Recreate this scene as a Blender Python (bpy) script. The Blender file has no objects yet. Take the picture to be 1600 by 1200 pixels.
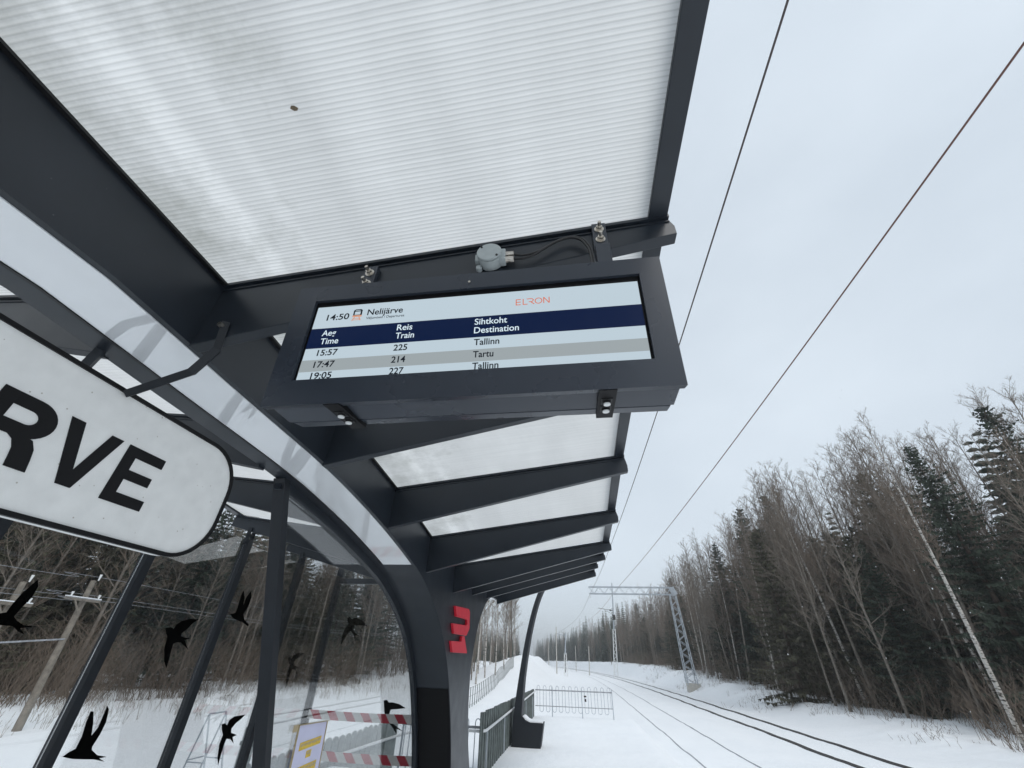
import bpy, bmesh, math, random
import numpy as np
from mathutils import Vector, Matrix, noise as mnoise

SC = bpy.context.scene
COL = SC.collection
PI = math.pi
rad = math.radians

# ------------------------------------------------------------------ camera
EYE = 1.65
HAZE = 0.0012
cam_d = bpy.data.cameras.new('Camera')
cam = bpy.data.objects.new('Camera', cam_d)
COL.objects.link(cam)
Fv = Vector((105.0, 435.0, 633.9)).normalized()       # track direction in camera axes (right, down, forward)
Uv = Vector((30.0, -931.0, 633.9)).normalized()       # straight up in camera axes
Rv = (-Uv).cross(Fv)
rows = (Rv, Fv, Uv)
right = Vector([r[0] for r in rows]); down = Vector([r[1] for r in rows]); fwd = Vector([r[2] for r in rows])
m3 = Matrix((right, -down, -fwd)).transposed()
cam.matrix_world = Matrix.Translation((0, 0, EYE)) @ m3.to_4x4()
cam_d.sensor_width = 36.0
cam_d.lens = 36.0 * 633.9 / 1600.0
cam_d.clip_start = 0.05
cam_d.clip_end = 3000.0
SC.camera = cam

# ------------------------------------------------------------------ sky, sun, exposure
world = bpy.data.worlds.new('World')
SC.world = world
world.use_nodes = True
wn, wl = world.node_tree.nodes, world.node_tree.links
wn.clear()
SUN_EL, SUN_AZ = rad(44), rad(140)          # azimuth clockwise from the track direction
w_out = wn.new('ShaderNodeOutputWorld')
bg_sky = wn.new('ShaderNodeBackground'); bg_cl = wn.new('ShaderNodeBackground'); w_add = wn.new('ShaderNodeAddShader')
nish = wn.new('ShaderNodeTexSky'); nish.sky_type = 'NISHITA'; nish.sun_disc = False
nish.sun_elevation = SUN_EL; nish.sun_rotation = SUN_AZ
wl.new(nish.outputs[0], bg_sky.inputs[0]); bg_sky.inputs[1].default_value = 0.012
tc = wn.new('ShaderNodeTexCoord'); mp = wn.new('ShaderNodeMapping'); mp.inputs['Scale'].default_value = (1.0, 1.0, 2.2)
nz = wn.new('ShaderNodeTexNoise'); nz.inputs['Scale'].default_value = 1.5; nz.inputs['Detail'].default_value = 4.5; nz.inputs['Roughness'].default_value = 0.5
cr = wn.new('ShaderNodeValToRGB')
cr.color_ramp.elements[0].position = 0.30; cr.color_ramp.elements[0].color = (0.585, 0.66, 0.735, 1)
cr.color_ramp.elements[1].position = 0.70; cr.color_ramp.elements[1].color = (0.72, 0.80, 0.875, 1)
wl.new(tc.outputs['Generated'], mp.inputs[0]); wl.new(mp.outputs[0], nz.inputs[0]); wl.new(nz.outputs[0], cr.inputs[0])
wl.new(cr.outputs[0], bg_cl.inputs[0]); bg_cl.inputs[1].default_value = 0.95
wl.new(bg_sky.outputs[0], w_add.inputs[0]); wl.new(bg_cl.outputs[0], w_add.inputs[1]); wl.new(w_add.outputs[0], w_out.inputs[0])

sun_d = bpy.data.lights.new('Sun', 'SUN'); sun_d.energy = 1.2; sun_d.angle = rad(35); sun_d.color = (1.0, 0.97, 0.93)
sun = bpy.data.objects.new('Sun', sun_d); COL.objects.link(sun)
sdir = Vector((math.sin(SUN_AZ) * math.cos(SUN_EL), math.cos(SUN_AZ) * math.cos(SUN_EL), math.sin(SUN_EL)))
sun.rotation_euler = sdir.to_track_quat('Z', 'Y').to_euler()

SC.view_settings.view_transform = 'Standard'
SC.view_settings.look = 'None'
SC.view_settings.exposure = 0.12
SC.view_settings.gamma = 1.0
SC.cycles.max_bounces = 8
SC.cycles.diffuse_bounces = 4
SC.cycles.glossy_bounces = 3
SC.cycles.transparent_max_bounces = 12
SC.cycles.volume_bounces = 0
SC.cycles.volume_max_steps = 64

# ------------------------------------------------------------------ materials
def mat(name, col, rough=0.6, metal=0.0, spec=0.5, noise=0.0, nscale=20.0, bump=0.0, bscale=80.0, coat=0.0):
    m = bpy.data.materials.new(name); m.use_nodes = True
    n, l = m.node_tree.nodes, m.node_tree.links
    b = n['Principled BSDF']
    b.inputs['Base Color'].default_value = (*col, 1); b.inputs['Roughness'].default_value = rough
    b.inputs['Metallic'].default_value = metal; b.inputs['Specular IOR Level'].default_value = spec
    b.inputs['Coat Weight'].default_value = coat
    if noise or bump:
        t = n.new('ShaderNodeTexCoord')
    if noise:
        x = n.new('ShaderNodeTexNoise'); x.inputs['Scale'].default_value = nscale; x.inputs['Detail'].default_value = 6
        r = n.new('ShaderNodeValToRGB')
        r.color_ramp.elements[0].position = 0.3; r.color_ramp.elements[1].position = 0.72
        r.color_ramp.elements[0].color = (*[c * (1 - noise) for c in col], 1)
        r.color_ramp.elements[1].color = (*[min(1, c * (1 + noise)) for c in col], 1)
        l.new(t.outputs['Object'], x.inputs[0]); l.new(x.outputs[0], r.inputs[0]); l.new(r.outputs[0], b.inputs['Base Color'])
    if bump:
        x2 = n.new('ShaderNodeTexNoise'); x2.inputs['Scale'].default_value = bscale; x2.inputs['Detail'].default_value = 4
        bp = n.new('ShaderNodeBump'); bp.inputs['Strength'].default_value = bump; bp.inputs['Distance'].default_value = 0.01
        l.new(t.outputs['Object'], x2.inputs[0]); l.new(x2.outputs[0], bp.inputs['Height']); l.new(bp.outputs[0], b.inputs['Normal'])
    return m

def emat(name, col, s=1.0):
    m = bpy.data.materials.new(name); m.use_nodes = True
    b = m.node_tree.nodes['Principled BSDF']
    b.inputs['Base Color'].default_value = (0.01, 0.01, 0.01, 1); b.inputs['Roughness'].default_value = 0.25
    b.inputs['Specular IOR Level'].default_value = 0.08
    b.inputs['Emission Color'].default_value = (*col, 1); b.inputs['Emission Strength'].default_value = s
    return m

M = {}
def paint(name, col, rough, var=1.0):
    m = mat(name, col, rough, spec=0.45, noise=0.12 * var, nscale=3.0, bump=0.015, bscale=420)
    n, l = m.node_tree.nodes, m.node_tree.links
    t = n.new('ShaderNodeTexCoord'); x = n.new('ShaderNodeTexNoise'); x.inputs['Scale'].default_value = 5; x.inputs['Detail'].default_value = 8
    r = n.new('ShaderNodeMapRange'); r.inputs['To Min'].default_value = rough - 0.07 * var; r.inputs['To Max'].default_value = rough + 0.12 * var
    l.new(t.outputs['Object'], x.inputs[0]); l.new(x.outputs[0], r.inputs[0]); l.new(r.outputs[0], n['Principled BSDF'].inputs['Roughness'])
    return m
M['paint'] = paint('anthracite_paint', (0.0175, 0.0225, 0.030), 0.34)
M['paint2'] = paint('anthracite_case', (0.034, 0.041, 0.054), 0.27, 0.35)
M['paint3'] = paint('dark_post_paint', (0.009, 0.012, 0.017), 0.5)
M['black'] = mat('plain_black', (0.004, 0.004, 0.005), 0.5, spec=0.2)
M['rubber'] = mat('black_rubber', (0.01, 0.01, 0.011), 0.5)
M['steel'] = mat('stainless_steel', (0.62, 0.58, 0.52), 0.28, metal=1.0)
M['galv'] = mat('galvanised_steel', (0.41, 0.45, 0.49), 0.55, metal=0.2, noise=0.2, nscale=6)
M['greybox'] = mat('grey_enamel', (0.42, 0.46, 0.46), 0.45, noise=0.06, nscale=30)
M['signwhite'] = mat('sign_white', (0.84, 0.84, 0.82), 0.42, noise=0.05, nscale=14)
M['letter'] = mat('sign_black', (0.006, 0.006, 0.007), 0.5, spec=0.25)
M['sticker'] = mat('sticker_black', (0.002, 0.002, 0.002), 0.8, spec=0.02)
M['handrail'] = mat('pale_handrail', (0.72, 0.73, 0.74), 0.45, noise=0.1, nscale=8)
M['red'] = mat('emblem_red', (0.66, 0.022, 0.045), 0.45, noise=0.08, nscale=9)
M['fence'] = mat('fence_board', (0.115, 0.135, 0.130), 0.7, noise=0.35, nscale=9, bump=0.2, bscale=60)
M['picket'] = mat('picket_board', (0.24, 0.27, 0.27), 0.7, noise=0.25, nscale=9, bump=0.2, bscale=60)
M['rail'] = mat('rail_steel', (0.035, 0.030, 0.028), 0.55, noise=0.3, nscale=9)
M['railpale'] = mat('rail_frosted', (0.30, 0.31, 0.33), 0.7, noise=0.3, nscale=9)
M['pole'] = mat('weathered_pole', (0.20, 0.175, 0.145), 0.85, noise=0.3, nscale=8, bump=0.3, bscale=40)
M['concrete'] = mat('concrete', (0.48, 0.46, 0.42), 0.85, noise=0.25, nscale=10)
M['bark'] = mat('grey_bark', (0.17, 0.148, 0.125), 0.9, noise=0.4, nscale=6)
M['twig'] = mat('twig_brown', (0.165, 0.128, 0.098), 0.9, noise=0.25, nscale=3)
M['twig2'] = mat('twig_grey', (0.19, 0.160, 0.13), 0.9, noise=0.25, nscale=3)
M['needle'] = mat('spruce_needle', (0.046, 0.064, 0.043), 0.8, noise=0.5, nscale=2.5)
M['needle2'] = mat('spruce_needle_dull', (0.082, 0.078, 0.048), 0.8, noise=0.5, nscale=2.5)
M['sbark'] = mat('spruce_bark', (0.085, 0.062, 0.048), 0.9, noise=0.35, nscale=8)
M['stalk'] = mat('dry_stalk', (0.20, 0.155, 0.105), 0.9, noise=0.3, nscale=2)
M['cable'] = mat('black_cable', (0.012, 0.012, 0.013), 0.45)
M['wire'] = mat('bare_wire', (0.07, 0.055, 0.055), 0.5)
M['copper'] = mat('copper_wire', (0.15, 0.07, 0.055), 0.5)
M['tan'] = mat('tan_tape', (0.45, 0.36, 0.22), 0.5, noise=0.2, nscale=60)
M['yellow'] = mat('yellow_marker', (0.72, 0.50, 0.06), 0.6, noise=0.25, nscale=120)
M['ink'] = mat('violet_ink', (0.25, 0.2, 0.45), 0.6)
M['paper'] = mat('poster_paper', (0.62, 0.62, 0.80), 0.5, noise=0.05, nscale=8)
M['snowcap'] = mat('settled_snow', (0.86, 0.88, 0.90), 0.7, bump=0.4, bscale=30)
M['insulator'] = mat('insulator_white', (0.75, 0.76, 0.75), 0.3)
M['scr_white'] = emat('screen_pale', (0.465, 0.56, 0.625))
M['scr_low'] = emat('screen_row', (0.49, 0.59, 0.665))
M['scr_navy'] = emat('screen_navy', (0.0003, 0.0075, 0.042))
M['scr_grey'] = emat('screen_grey', (0.305, 0.345, 0.362))
M['scr_black'] = emat('screen_ink', (0.003, 0.006, 0.012))
M['scr_txtw'] = emat('screen_white_text', (0.62, 0.74, 0.82))
M['scr_orange'] = emat('screen_orange', (0.62, 0.13, 0.05))
M['scr_pink'] = emat('screen_peach', (0.60, 0.30, 0.20))

def snow_material():
    m = bpy.data.materials.new('snow'); m.use_nodes = True
    n, l = m.node_tree.nodes, m.node_tree.links
    b = n['Principled BSDF']; b.inputs['Roughness'].default_value = 0.65; b.inputs['Specular IOR Level'].default_value = 0.25
    t = n.new('ShaderNodeTexCoord')
    x = n.new('ShaderNodeTexNoise'); x.inputs['Scale'].default_value = 0.7; x.inputs['Detail'].default_value = 8
    r = n.new('ShaderNodeValToRGB')
    r.color_ramp.elements[0].position = 0.3; r.color_ramp.elements[0].color = (0.88, 0.90, 0.92, 1)
    r.color_ramp.elements[1].position = 0.65; r.color_ramp.elements[1].color = (0.92, 0.935, 0.95, 1)
    l.new(t.outputs['Object'], x.inputs[0]); l.new(x.outputs[0], r.inputs[0]); l.new(r.outputs[0], b.inputs['Base Color'])
    a1 = n.new('ShaderNodeTexNoise'); a1.inputs['Scale'].default_value = 2.2; a1.inputs['Detail'].default_value = 9; a1.inputs['Roughness'].default_value = 0.6
    bp = n.new('ShaderNodeBump'); bp.inputs['Strength'].default_value = 0.55; bp.inputs['Distance'].default_value = 0.10
    l.new(t.outputs['Object'], a1.inputs[0]); l.new(a1.outputs[0], bp.inputs['Height']); l.new(bp.outputs[0], b.inputs['Normal'])
    return m
M['snow'] = snow_material()

def polycarbonate(name, dirt):
    m = bpy.data.materials.new(name); m.use_nodes = True
    n, l = m.node_tree.nodes, m.node_tree.links
    n.clear()
    o = n.new('ShaderNodeOutputMaterial')
    t = n.new('ShaderNodeTexCoord'); s = n.new('ShaderNodeSeparateXYZ'); l.new(t.outputs['Object'], s.inputs[0])
    # internal webs of the twin-wall sheet, one each 17 mm, running across the canopy
    jit = n.new('ShaderNodeTexNoise'); jit.inputs['Scale'].default_value = 3; jit.inputs['Detail'].default_value = 3
    l.new(t.outputs['Object'], jit.inputs[0])
    mu = n.new('ShaderNodeMath'); mu.operation = 'MULTIPLY_ADD'; l.new(jit.outputs[0], mu.inputs[0]); mu.inputs[1].default_value = 0.006
    l.new(s.outputs['Y'], mu.inputs[2])
    fr = n.new('ShaderNodeMath'); fr.operation = 'MULTIPLY'; l.new(mu.outputs[0], fr.inputs[0]); fr.inputs[1].default_value = 2 * PI / 0.0172
    sn = n.new('ShaderNodeMath'); sn.operation = 'SINE'; l.new(fr.outputs[0], sn.inputs[0])
    rp = n.new('ShaderNodeValToRGB'); rp.color_ramp.elements[0].position = 0.0; rp.color_ramp.elements[0].color = (0.665, 0.663, 0.648, 1)
    rp.color_ramp.elements[1].position = 0.34; rp.color_ramp.elements[1].color = (0.805, 0.803, 0.788, 1)
    mr = n.new('ShaderNodeMapRange'); mr.inputs['From Min'].default_value = -1; l.new(sn.outputs[0], mr.inputs[0]); l.new(mr.outputs[0], rp.inputs[0])
    # streaks that run along the webs, blotches of dirt and algae
    mp1 = n.new('ShaderNodeMapping'); mp1.inputs['Scale'].default_value = (0.9, 26, 1); l.new(t.outputs['Object'], mp1.inputs[0])
    n1 = n.new('ShaderNodeTexNoise'); n1.inputs['Scale'].default_value = 2.0; n1.inputs['Detail'].default_value = 5; l.new(mp1.outputs[0], n1.inputs[0])
    r1 = n.new('ShaderNodeMapRange'); r1.inputs['From Min'].default_value = 0.3; r1.inputs['From Max'].default_value = 0.7
    r1.inputs['To Min'].default_value = 0.94; r1.inputs['To Max'].default_value = 1.02; l.new(n1.outputs[0], r1.inputs[0])
    mp2 = n.new('ShaderNodeMapping'); mp2.inputs['Scale'].default_value = (3.4, 0.7, 1); l.new(t.outputs['Object'], mp2.inputs[0])
    n2 = n.new('ShaderNodeTexNoise'); n2.inputs['Scale'].default_value = 1.3; n2.inputs['Detail'].default_value = 4; l.new(mp2.outputs[0], n2.inputs[0])
    r2 = n.new('ShaderNodeMapRange'); r2.inputs['From Min'].default_value = 0.3; r2.inputs['From Max'].default_value = 0.7
    r2.inputs['To Min'].default_value = 0.90; r2.inputs['To Max'].default_value = 0.99; l.new(n2.outputs[0], r2.inputs[0])
    # refracted light painted as pale streaks, with darker bands, along the canopy, a little in from the spine
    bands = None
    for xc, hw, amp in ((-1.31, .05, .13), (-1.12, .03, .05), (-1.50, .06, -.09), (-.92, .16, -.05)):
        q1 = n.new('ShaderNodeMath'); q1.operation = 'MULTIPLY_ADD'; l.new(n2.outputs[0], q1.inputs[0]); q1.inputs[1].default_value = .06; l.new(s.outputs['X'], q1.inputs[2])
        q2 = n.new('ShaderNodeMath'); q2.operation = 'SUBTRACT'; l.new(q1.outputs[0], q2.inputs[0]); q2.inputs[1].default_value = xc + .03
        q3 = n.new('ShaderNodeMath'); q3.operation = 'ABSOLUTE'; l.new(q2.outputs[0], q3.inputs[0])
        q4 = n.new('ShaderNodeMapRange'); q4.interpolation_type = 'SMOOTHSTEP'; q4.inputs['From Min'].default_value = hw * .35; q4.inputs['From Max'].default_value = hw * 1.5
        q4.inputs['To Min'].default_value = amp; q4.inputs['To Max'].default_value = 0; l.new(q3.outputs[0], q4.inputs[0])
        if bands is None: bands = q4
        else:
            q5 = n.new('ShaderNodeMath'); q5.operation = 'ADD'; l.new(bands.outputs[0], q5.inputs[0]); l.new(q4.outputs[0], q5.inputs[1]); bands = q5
    n3 = n.new('ShaderNodeTexNoise'); n3.inputs['Scale'].default_value = 2.6; n3.inputs['Detail'].default_value = 8; n3.inputs['Roughness'].default_value = 0.7
    l.new(t.outputs['Object'], n3.inputs[0])
    # grime gathers towards the spine (the low side of the sheet)
    ab = n.new('ShaderNodeMath'); ab.operation = 'ADD'; l.new(s.outputs['X'], ab.inputs[0]); ab.inputs[1].default_value = 1.84
    ab2 = n.new('ShaderNodeMath'); ab2.operation = 'ABSOLUTE'; l.new(ab.outputs[0], ab2.inputs[0])
    r3 = n.new('ShaderNodeMapRange'); r3.inputs['From Min'].default_value = 0.2; r3.inputs['From Max'].default_value = 1.5
    r3.inputs['To Min'].default_value = 0.36; r3.inputs['To Max'].default_value = 0.74; l.new(ab2.outputs[0], r3.inputs[0])
    sb = n.new('ShaderNodeMath'); sb.operation = 'SUBTRACT'; l.new(n3.outputs[0], sb.inputs[0]); l.new(r3.outputs[0], sb.inputs[1])
    r4 = n.new('ShaderNodeMapRange'); r4.inputs['From Min'].default_value = -0.02; r4.inputs['From Max'].default_value = 0.30
    r4.inputs['To Min'].default_value = 0; r4.inputs['To Max'].default_value = dirt; l.new(sb.outputs[0], r4.inputs[0])
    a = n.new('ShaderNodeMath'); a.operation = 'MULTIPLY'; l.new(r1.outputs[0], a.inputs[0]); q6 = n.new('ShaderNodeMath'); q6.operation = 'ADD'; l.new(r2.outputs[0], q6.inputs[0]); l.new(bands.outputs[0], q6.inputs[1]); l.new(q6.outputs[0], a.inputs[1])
    mx = n.new('ShaderNodeMix'); mx.data_type = 'RGBA'; mx.blend_type = 'MULTIPLY'; mx.inputs['Factor'].default_value = 1
    l.new(rp.outputs[0], mx.inputs['A']); l.new(a.outputs[0], mx.inputs['B'])
    mx2 = n.new('ShaderNodeMix'); mx2.data_type = 'RGBA'; l.new(r4.outputs[0], mx2.inputs['Factor']); l.new(mx.outputs['Result'], mx2.inputs['A'])
    mx2.inputs['B'].default_value = (0.20, 0.205, 0.165, 1)
    tr = n.new('ShaderNodeBsdfTranslucent'); df = n.new('ShaderNodeBsdfDiffuse'); gl = n.new('ShaderNodeBsdfGlossy')
    gl.inputs['Roughness'].default_value = 0.35; gl.inputs['Color'].default_value = (1, 1, 1, 1)
    l.new(mx2.outputs['Result'], tr.inputs[0]); l.new(mx2.outputs['Result'], df.inputs[0])
    w = n.new('ShaderNodeMixShader'); w.inputs[0].default_value = 0.13; l.new(tr.outputs[0], w.inputs[1]); l.new(df.outputs[0], w.inputs[2])
    fz = n.new('ShaderNodeFresnel'); fz.inputs[0].default_value = 1.25
    w2 = n.new('ShaderNodeMixShader'); l.new(fz.outputs[0], w2.inputs[0]); l.new(w.outputs[0], w2.inputs[1]); l.new(gl.outputs[0], w2.inputs[2])
    bp = n.new('ShaderNodeBump'); bp.inputs['Strength'].default_value = 0.25; bp.inputs['Distance'].default_value = 0.004
    l.new(sn.outputs[0], bp.inputs['Height']); l.new(bp.outputs[0], tr.inputs['Normal']); l.new(bp.outputs[0], df.inputs['Normal'])
    l.new(w.outputs[0], o.inputs[0])
    return m
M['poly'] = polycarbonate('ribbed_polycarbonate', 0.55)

def glass_material(name, tint, refl):
    m = bpy.data.materials.new(name); m.use_nodes = True
    n, l = m.node_tree.nodes, m.node_tree.links
    n.clear()
    o = n.new('ShaderNodeOutputMaterial'); tr = n.new('ShaderNodeBsdfTransparent'); tr.inputs[0].default_value = (*tint, 1)
    g = n.new('ShaderNodeBsdfGlossy'); g.inputs['Roughness'].default_value = 0.01
    fz = n.new('ShaderNodeFresnel'); fz.inputs[0].default_value = 1.45
    mu = n.new('ShaderNodeMath'); mu.operation = 'MULTIPLY'; mu.inputs[1].default_value = refl; l.new(fz.outputs[0], mu.inputs[0])
    mx = n.new('ShaderNodeMixShader'); l.new(mu.outputs[0], mx.inputs[0]); l.new(tr.outputs[0], mx.inputs[1]); l.new(g.outputs[0], mx.inputs[2])
    l.new(mx.outputs[0], o.inputs[0])
    return m
M['glass'] = glass_material('clear_pane', (0.98, 0.985, 0.985), 0.42)
M['opal'] = mat('opal_acrylic', (0.86, 0.88, 0.90), 0.03, spec=1.0, noise=0.03, nscale=4, coat=1.0)
M['opal'].node_tree.nodes['Principled BSDF'].inputs['Coat IOR'].default_value = 2.1
M['opal'].node_tree.nodes['Principled BSDF'].inputs['Coat Roughness'].default_value = 0.02

def speckle(m, thr, col, scale):
    n, l = m.node_tree.nodes, m.node_tree.links; b = n['Principled BSDF']
    src = b.inputs['Base Color'].links[0].from_socket
    t = n.new('ShaderNodeTexCoord'); v = n.new('ShaderNodeTexVoronoi'); v.inputs['Scale'].default_value = scale; l.new(t.outputs['Object'], v.inputs['Vector'])
    w = n.new('ShaderNodeSeparateColor'); l.new(v.outputs['Color'], w.inputs[0])
    sz = n.new('ShaderNodeMath'); sz.operation = 'POWER'; l.new(w.outputs[0], sz.inputs[0]); sz.inputs[1].default_value = 7
    k = n.new('ShaderNodeMath'); k.operation = 'MULTIPLY'; l.new(sz.outputs[0], k.inputs[0]); k.inputs[1].default_value = thr
    c_ = n.new('ShaderNodeMath'); c_.operation = 'LESS_THAN'; l.new(v.outputs['Distance'], c_.inputs[0]); l.new(k.outputs[0], c_.inputs[1])
    f = n.new('ShaderNodeMath'); f.operation = 'MULTIPLY'; l.new(c_.outputs[0], f.inputs[0]); f.inputs[1].default_value = .75
    x = n.new('ShaderNodeMix'); x.data_type = 'RGBA'; l.new(f.outputs[0], x.inputs['Factor']); l.new(src, x.inputs['A']); x.inputs['B'].default_value = (*col, 1)
    l.new(x.outputs['Result'], b.inputs['Base Color'])
speckle(M['signwhite'], .10, (.40, .36, .30), 34)
speckle(M['paint'], .07, (.09, .10, .11), 30)
def stripes(name, a, b, period, axis, skew):
    m = bpy.data.materials.new(name); m.use_nodes = True
    n, l = m.node_tree.nodes, m.node_tree.links
    p = n['Principled BSDF']; p.inputs['Roughness'].default_value = 0.4
    t = n.new('ShaderNodeTexCoord'); s = n.new('ShaderNodeSeparateXYZ'); l.new(t.outputs['Object'], s.inputs[0])
    k = n.new('ShaderNodeMath'); k.operation = 'MULTIPLY_ADD'; l.new(s.outputs['Z'], k.inputs[0]); k.inputs[1].default_value = skew; l.new(s.outputs[axis], k.inputs[2])
    d = n.new('ShaderNodeMath'); d.operation = 'DIVIDE'; l.new(k.outputs[0], d.inputs[0]); d.inputs[1].default_value = period
    f = n.new('ShaderNodeMath'); f.operation = 'FRACT'; l.new(d.outputs[0], f.inputs[0])
    g = n.new('ShaderNodeMath'); g.operation = 'GREATER_THAN'; l.new(f.outputs[0], g.inputs[0]); g.inputs[1].default_value = 0.5
    x = n.new('ShaderNodeMix'); x.data_type = 'RGBA'; x.inputs['A'].default_value = (*a, 1); x.inputs['B'].default_value = (*b, 1)
    l.new(g.outputs[0], x.inputs['Factor']); l.new(x.outputs['Result'], p.inputs['Base Color'])
    return m
M['tape'] = stripes('warning_stripes', (0.50, 0.025, 0.05), (0.72, 0.70, 0.67), 0.25, 'X', 0.85)

def birch_material():
    m = mat('birch_bark', (0.46, 0.44, 0.40), 0.8)
    n, l = m.node_tree.nodes, m.node_tree.links
    t = n.new('ShaderNodeTexCoord'); mp_ = n.new('ShaderNodeMapping'); mp_.inputs['Scale'].default_value = (2.5, 2.5, 9)
    x = n.new('ShaderNodeTexNoise'); x.inputs['Scale'].default_value = 1.6; x.inputs['Detail'].default_value = 5
    r = n.new('ShaderNodeValToRGB')
    r.color_ramp.elements[0].position = 0.38; r.color_ramp.elements[0].color = (0.035, 0.03, 0.027, 1)
    r.color_ramp.elements[1].position = 0.50; r.color_ramp.elements[1].color = (0.50, 0.47, 0.43, 1)
    l.new(t.outputs['Object'], mp_.inputs[0]); l.new(mp_.outputs[0], x.inputs[0]); l.new(x.outputs[0], r.inputs[0]); l.new(r.outputs[0], n['Principled BSDF'].inputs['Base Color'])
    return m
M['birch'] = birch_material()

# ------------------------------------------------------------------ mesh helpers
class MB:
    def __init__(s): s.v = []; s.f = []
    def add(s, vs, fs):
        o = len(s.v); s.v += [tuple(p) for p in vs]; s.f += [tuple(i + o for i in q) for q in fs]; return s
    def box(s, x0, x1, y0, y1, z0, z1):
        return s.hexa([(x0, y0, z0), (x1, y0, z0), (x1, y1, z0), (x0, y1, z0), (x0, y0, z1), (x1, y0, z1), (x1, y1, z1), (x0, y1, z1)])
    def hexa(s, p):
        return s.add(p, [(3, 2, 1, 0), (4, 5, 6, 7), (0, 1, 5, 4), (1, 2, 6, 5), (2, 3, 7, 6), (3, 0, 4, 7)])
    def bar(s, a, b, w, d, up=(0, 0, 1)):
        a, b = Vector(a), Vector(b); t = (b - a).normalized(); u = Vector(up)
        if abs(t.dot(u)) > 0.98: u = Vector((1, 0, 0))
        x = t.cross(u).normalized() * (w / 2); y = x.cross(t).normalized() * (d / 2)
        return s.hexa([a - x - y, a + x - y, a + x + y, a - x + y, b - x - y, b + x - y, b + x + y, b - x + y])
    def tube(s, pts, r, n=8, cap=True):
        pts = [Vector(p) for p in pts]; rr = r if isinstance(r, (list, tuple)) else [r] * len(pts)
        o = len(s.v); last = None
        for i, p in enumerate(pts):
            t = (pts[min(i + 1, len(pts) - 1)] - pts[max(i - 1, 0)]).normalized()
            if last is None:
                u = Vector((0, 0, 1)) if abs(t.z) < 0.9 else Vector((1, 0, 0))
                x = t.cross(u).normalized()
            else:
                x = (last - t * last.dot(t)).normalized()
            last = x; y = t.cross(x)
            for k in range(n):
                a = 2 * PI * k / n; s.v.append(tuple(p + (x * math.cos(a) + y * math.sin(a)) * rr[i]))
        for i in range(len(pts) - 1):
            for k in range(n):
                k2 = (k + 1) % n
                s.f.append((o + i * n + k, o + i * n + k2, o + (i + 1) * n + k2, o + (i + 1) * n + k))
        if cap and n > 2:
            s.f.append(tuple(o + k for k in range(n))[::-1]); s.f.append(tuple(o + (len(pts) - 1) * n + k for k in range(n)))
        return s
    def prism(s, poly, a, b, put):
        """extrude a closed 2-D outline between depths a and b; put(p, depth) -> xyz"""
        n = len(poly); o = len(s.v)
        s.v += [tuple(put(p, a)) for p in poly] + [tuple(put(p, b)) for p in poly]
        s.f.append(tuple(o + i for i in range(n))[::-1]); s.f.append(tuple(o + n + i for i in range(n)))
        for i in range(n):
            j = (i + 1) % n; s.f.append((o + i, o + j, o + n + j, o + n + i))
        return s
    def build(s, name, m, parent=None, smooth=None, bevel=0.0, ngon=False):
        me = bpy.data.meshes.new(name); me.from_pydata(s.v, [], s.f)
        ms = m if isinstance(m, (list, tuple)) else [m]
        for q in ms: me.materials.append(q)
        bm = bmesh.new(); bm.from_mesh(me)
        bmesh.ops.recalc_face_normals(bm, faces=bm.faces)
        if ngon: bmesh.ops.triangulate(bm, faces=[f for f in bm.faces if len(f.verts) > 4], ngon_method='EAR_CLIP')
        bm.to_mesh(me); bm.free()
        o = bpy.data.objects.new(name, me); COL.objects.link(o)
        if parent: o.parent = parent
        if smooth is not None:
            me.polygons.foreach_set('use_smooth', [True] * len(me.polygons)); me.set_sharp_from_angle(angle=rad(smooth))
        if bevel:
            b = o.modifiers.new('edge', 'BEVEL'); b.width = bevel; b.segments = 2; b.limit_method = 'ANGLE'; b.angle_limit = rad(40)
        return o

def tag(o, label=None, cat=None, group=None, kind=None):
    if label: o['label'] = label
    if cat: o['category'] = cat
    if group: o['group'] = group
    if kind: o['kind'] = kind
    return o

def thing(name, label, cat, loc=(0, 0, 0), rot=(0, 0, 0), group=None):
    o = bpy.data.objects.new(name, None); COL.objects.link(o)
    o.location = loc; o.rotation_euler = rot; o.empty_display_size = 0.2
    return tag(o, label, cat, group)

def interp(x, xs, ys): return float(np.interp(x, xs, ys))

def catmull(pts, n=6):
    out = []; P = [Vector(p) for p in pts]
    for i in range(len(P) - 1):
        a = P[max(i - 1, 0)]; b = P[i]; c = P[i + 1]; d = P[min(i + 2, len(P) - 1)]
        for k in range(n):
            t = k / n
            out.append(0.5 * ((2 * b) + (c - a) * t + (2 * a - 5 * b + 4 * c - d) * t * t + (3 * b - a - 3 * c + d) * t ** 3))
    out.append(P[-1]); return out

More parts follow.
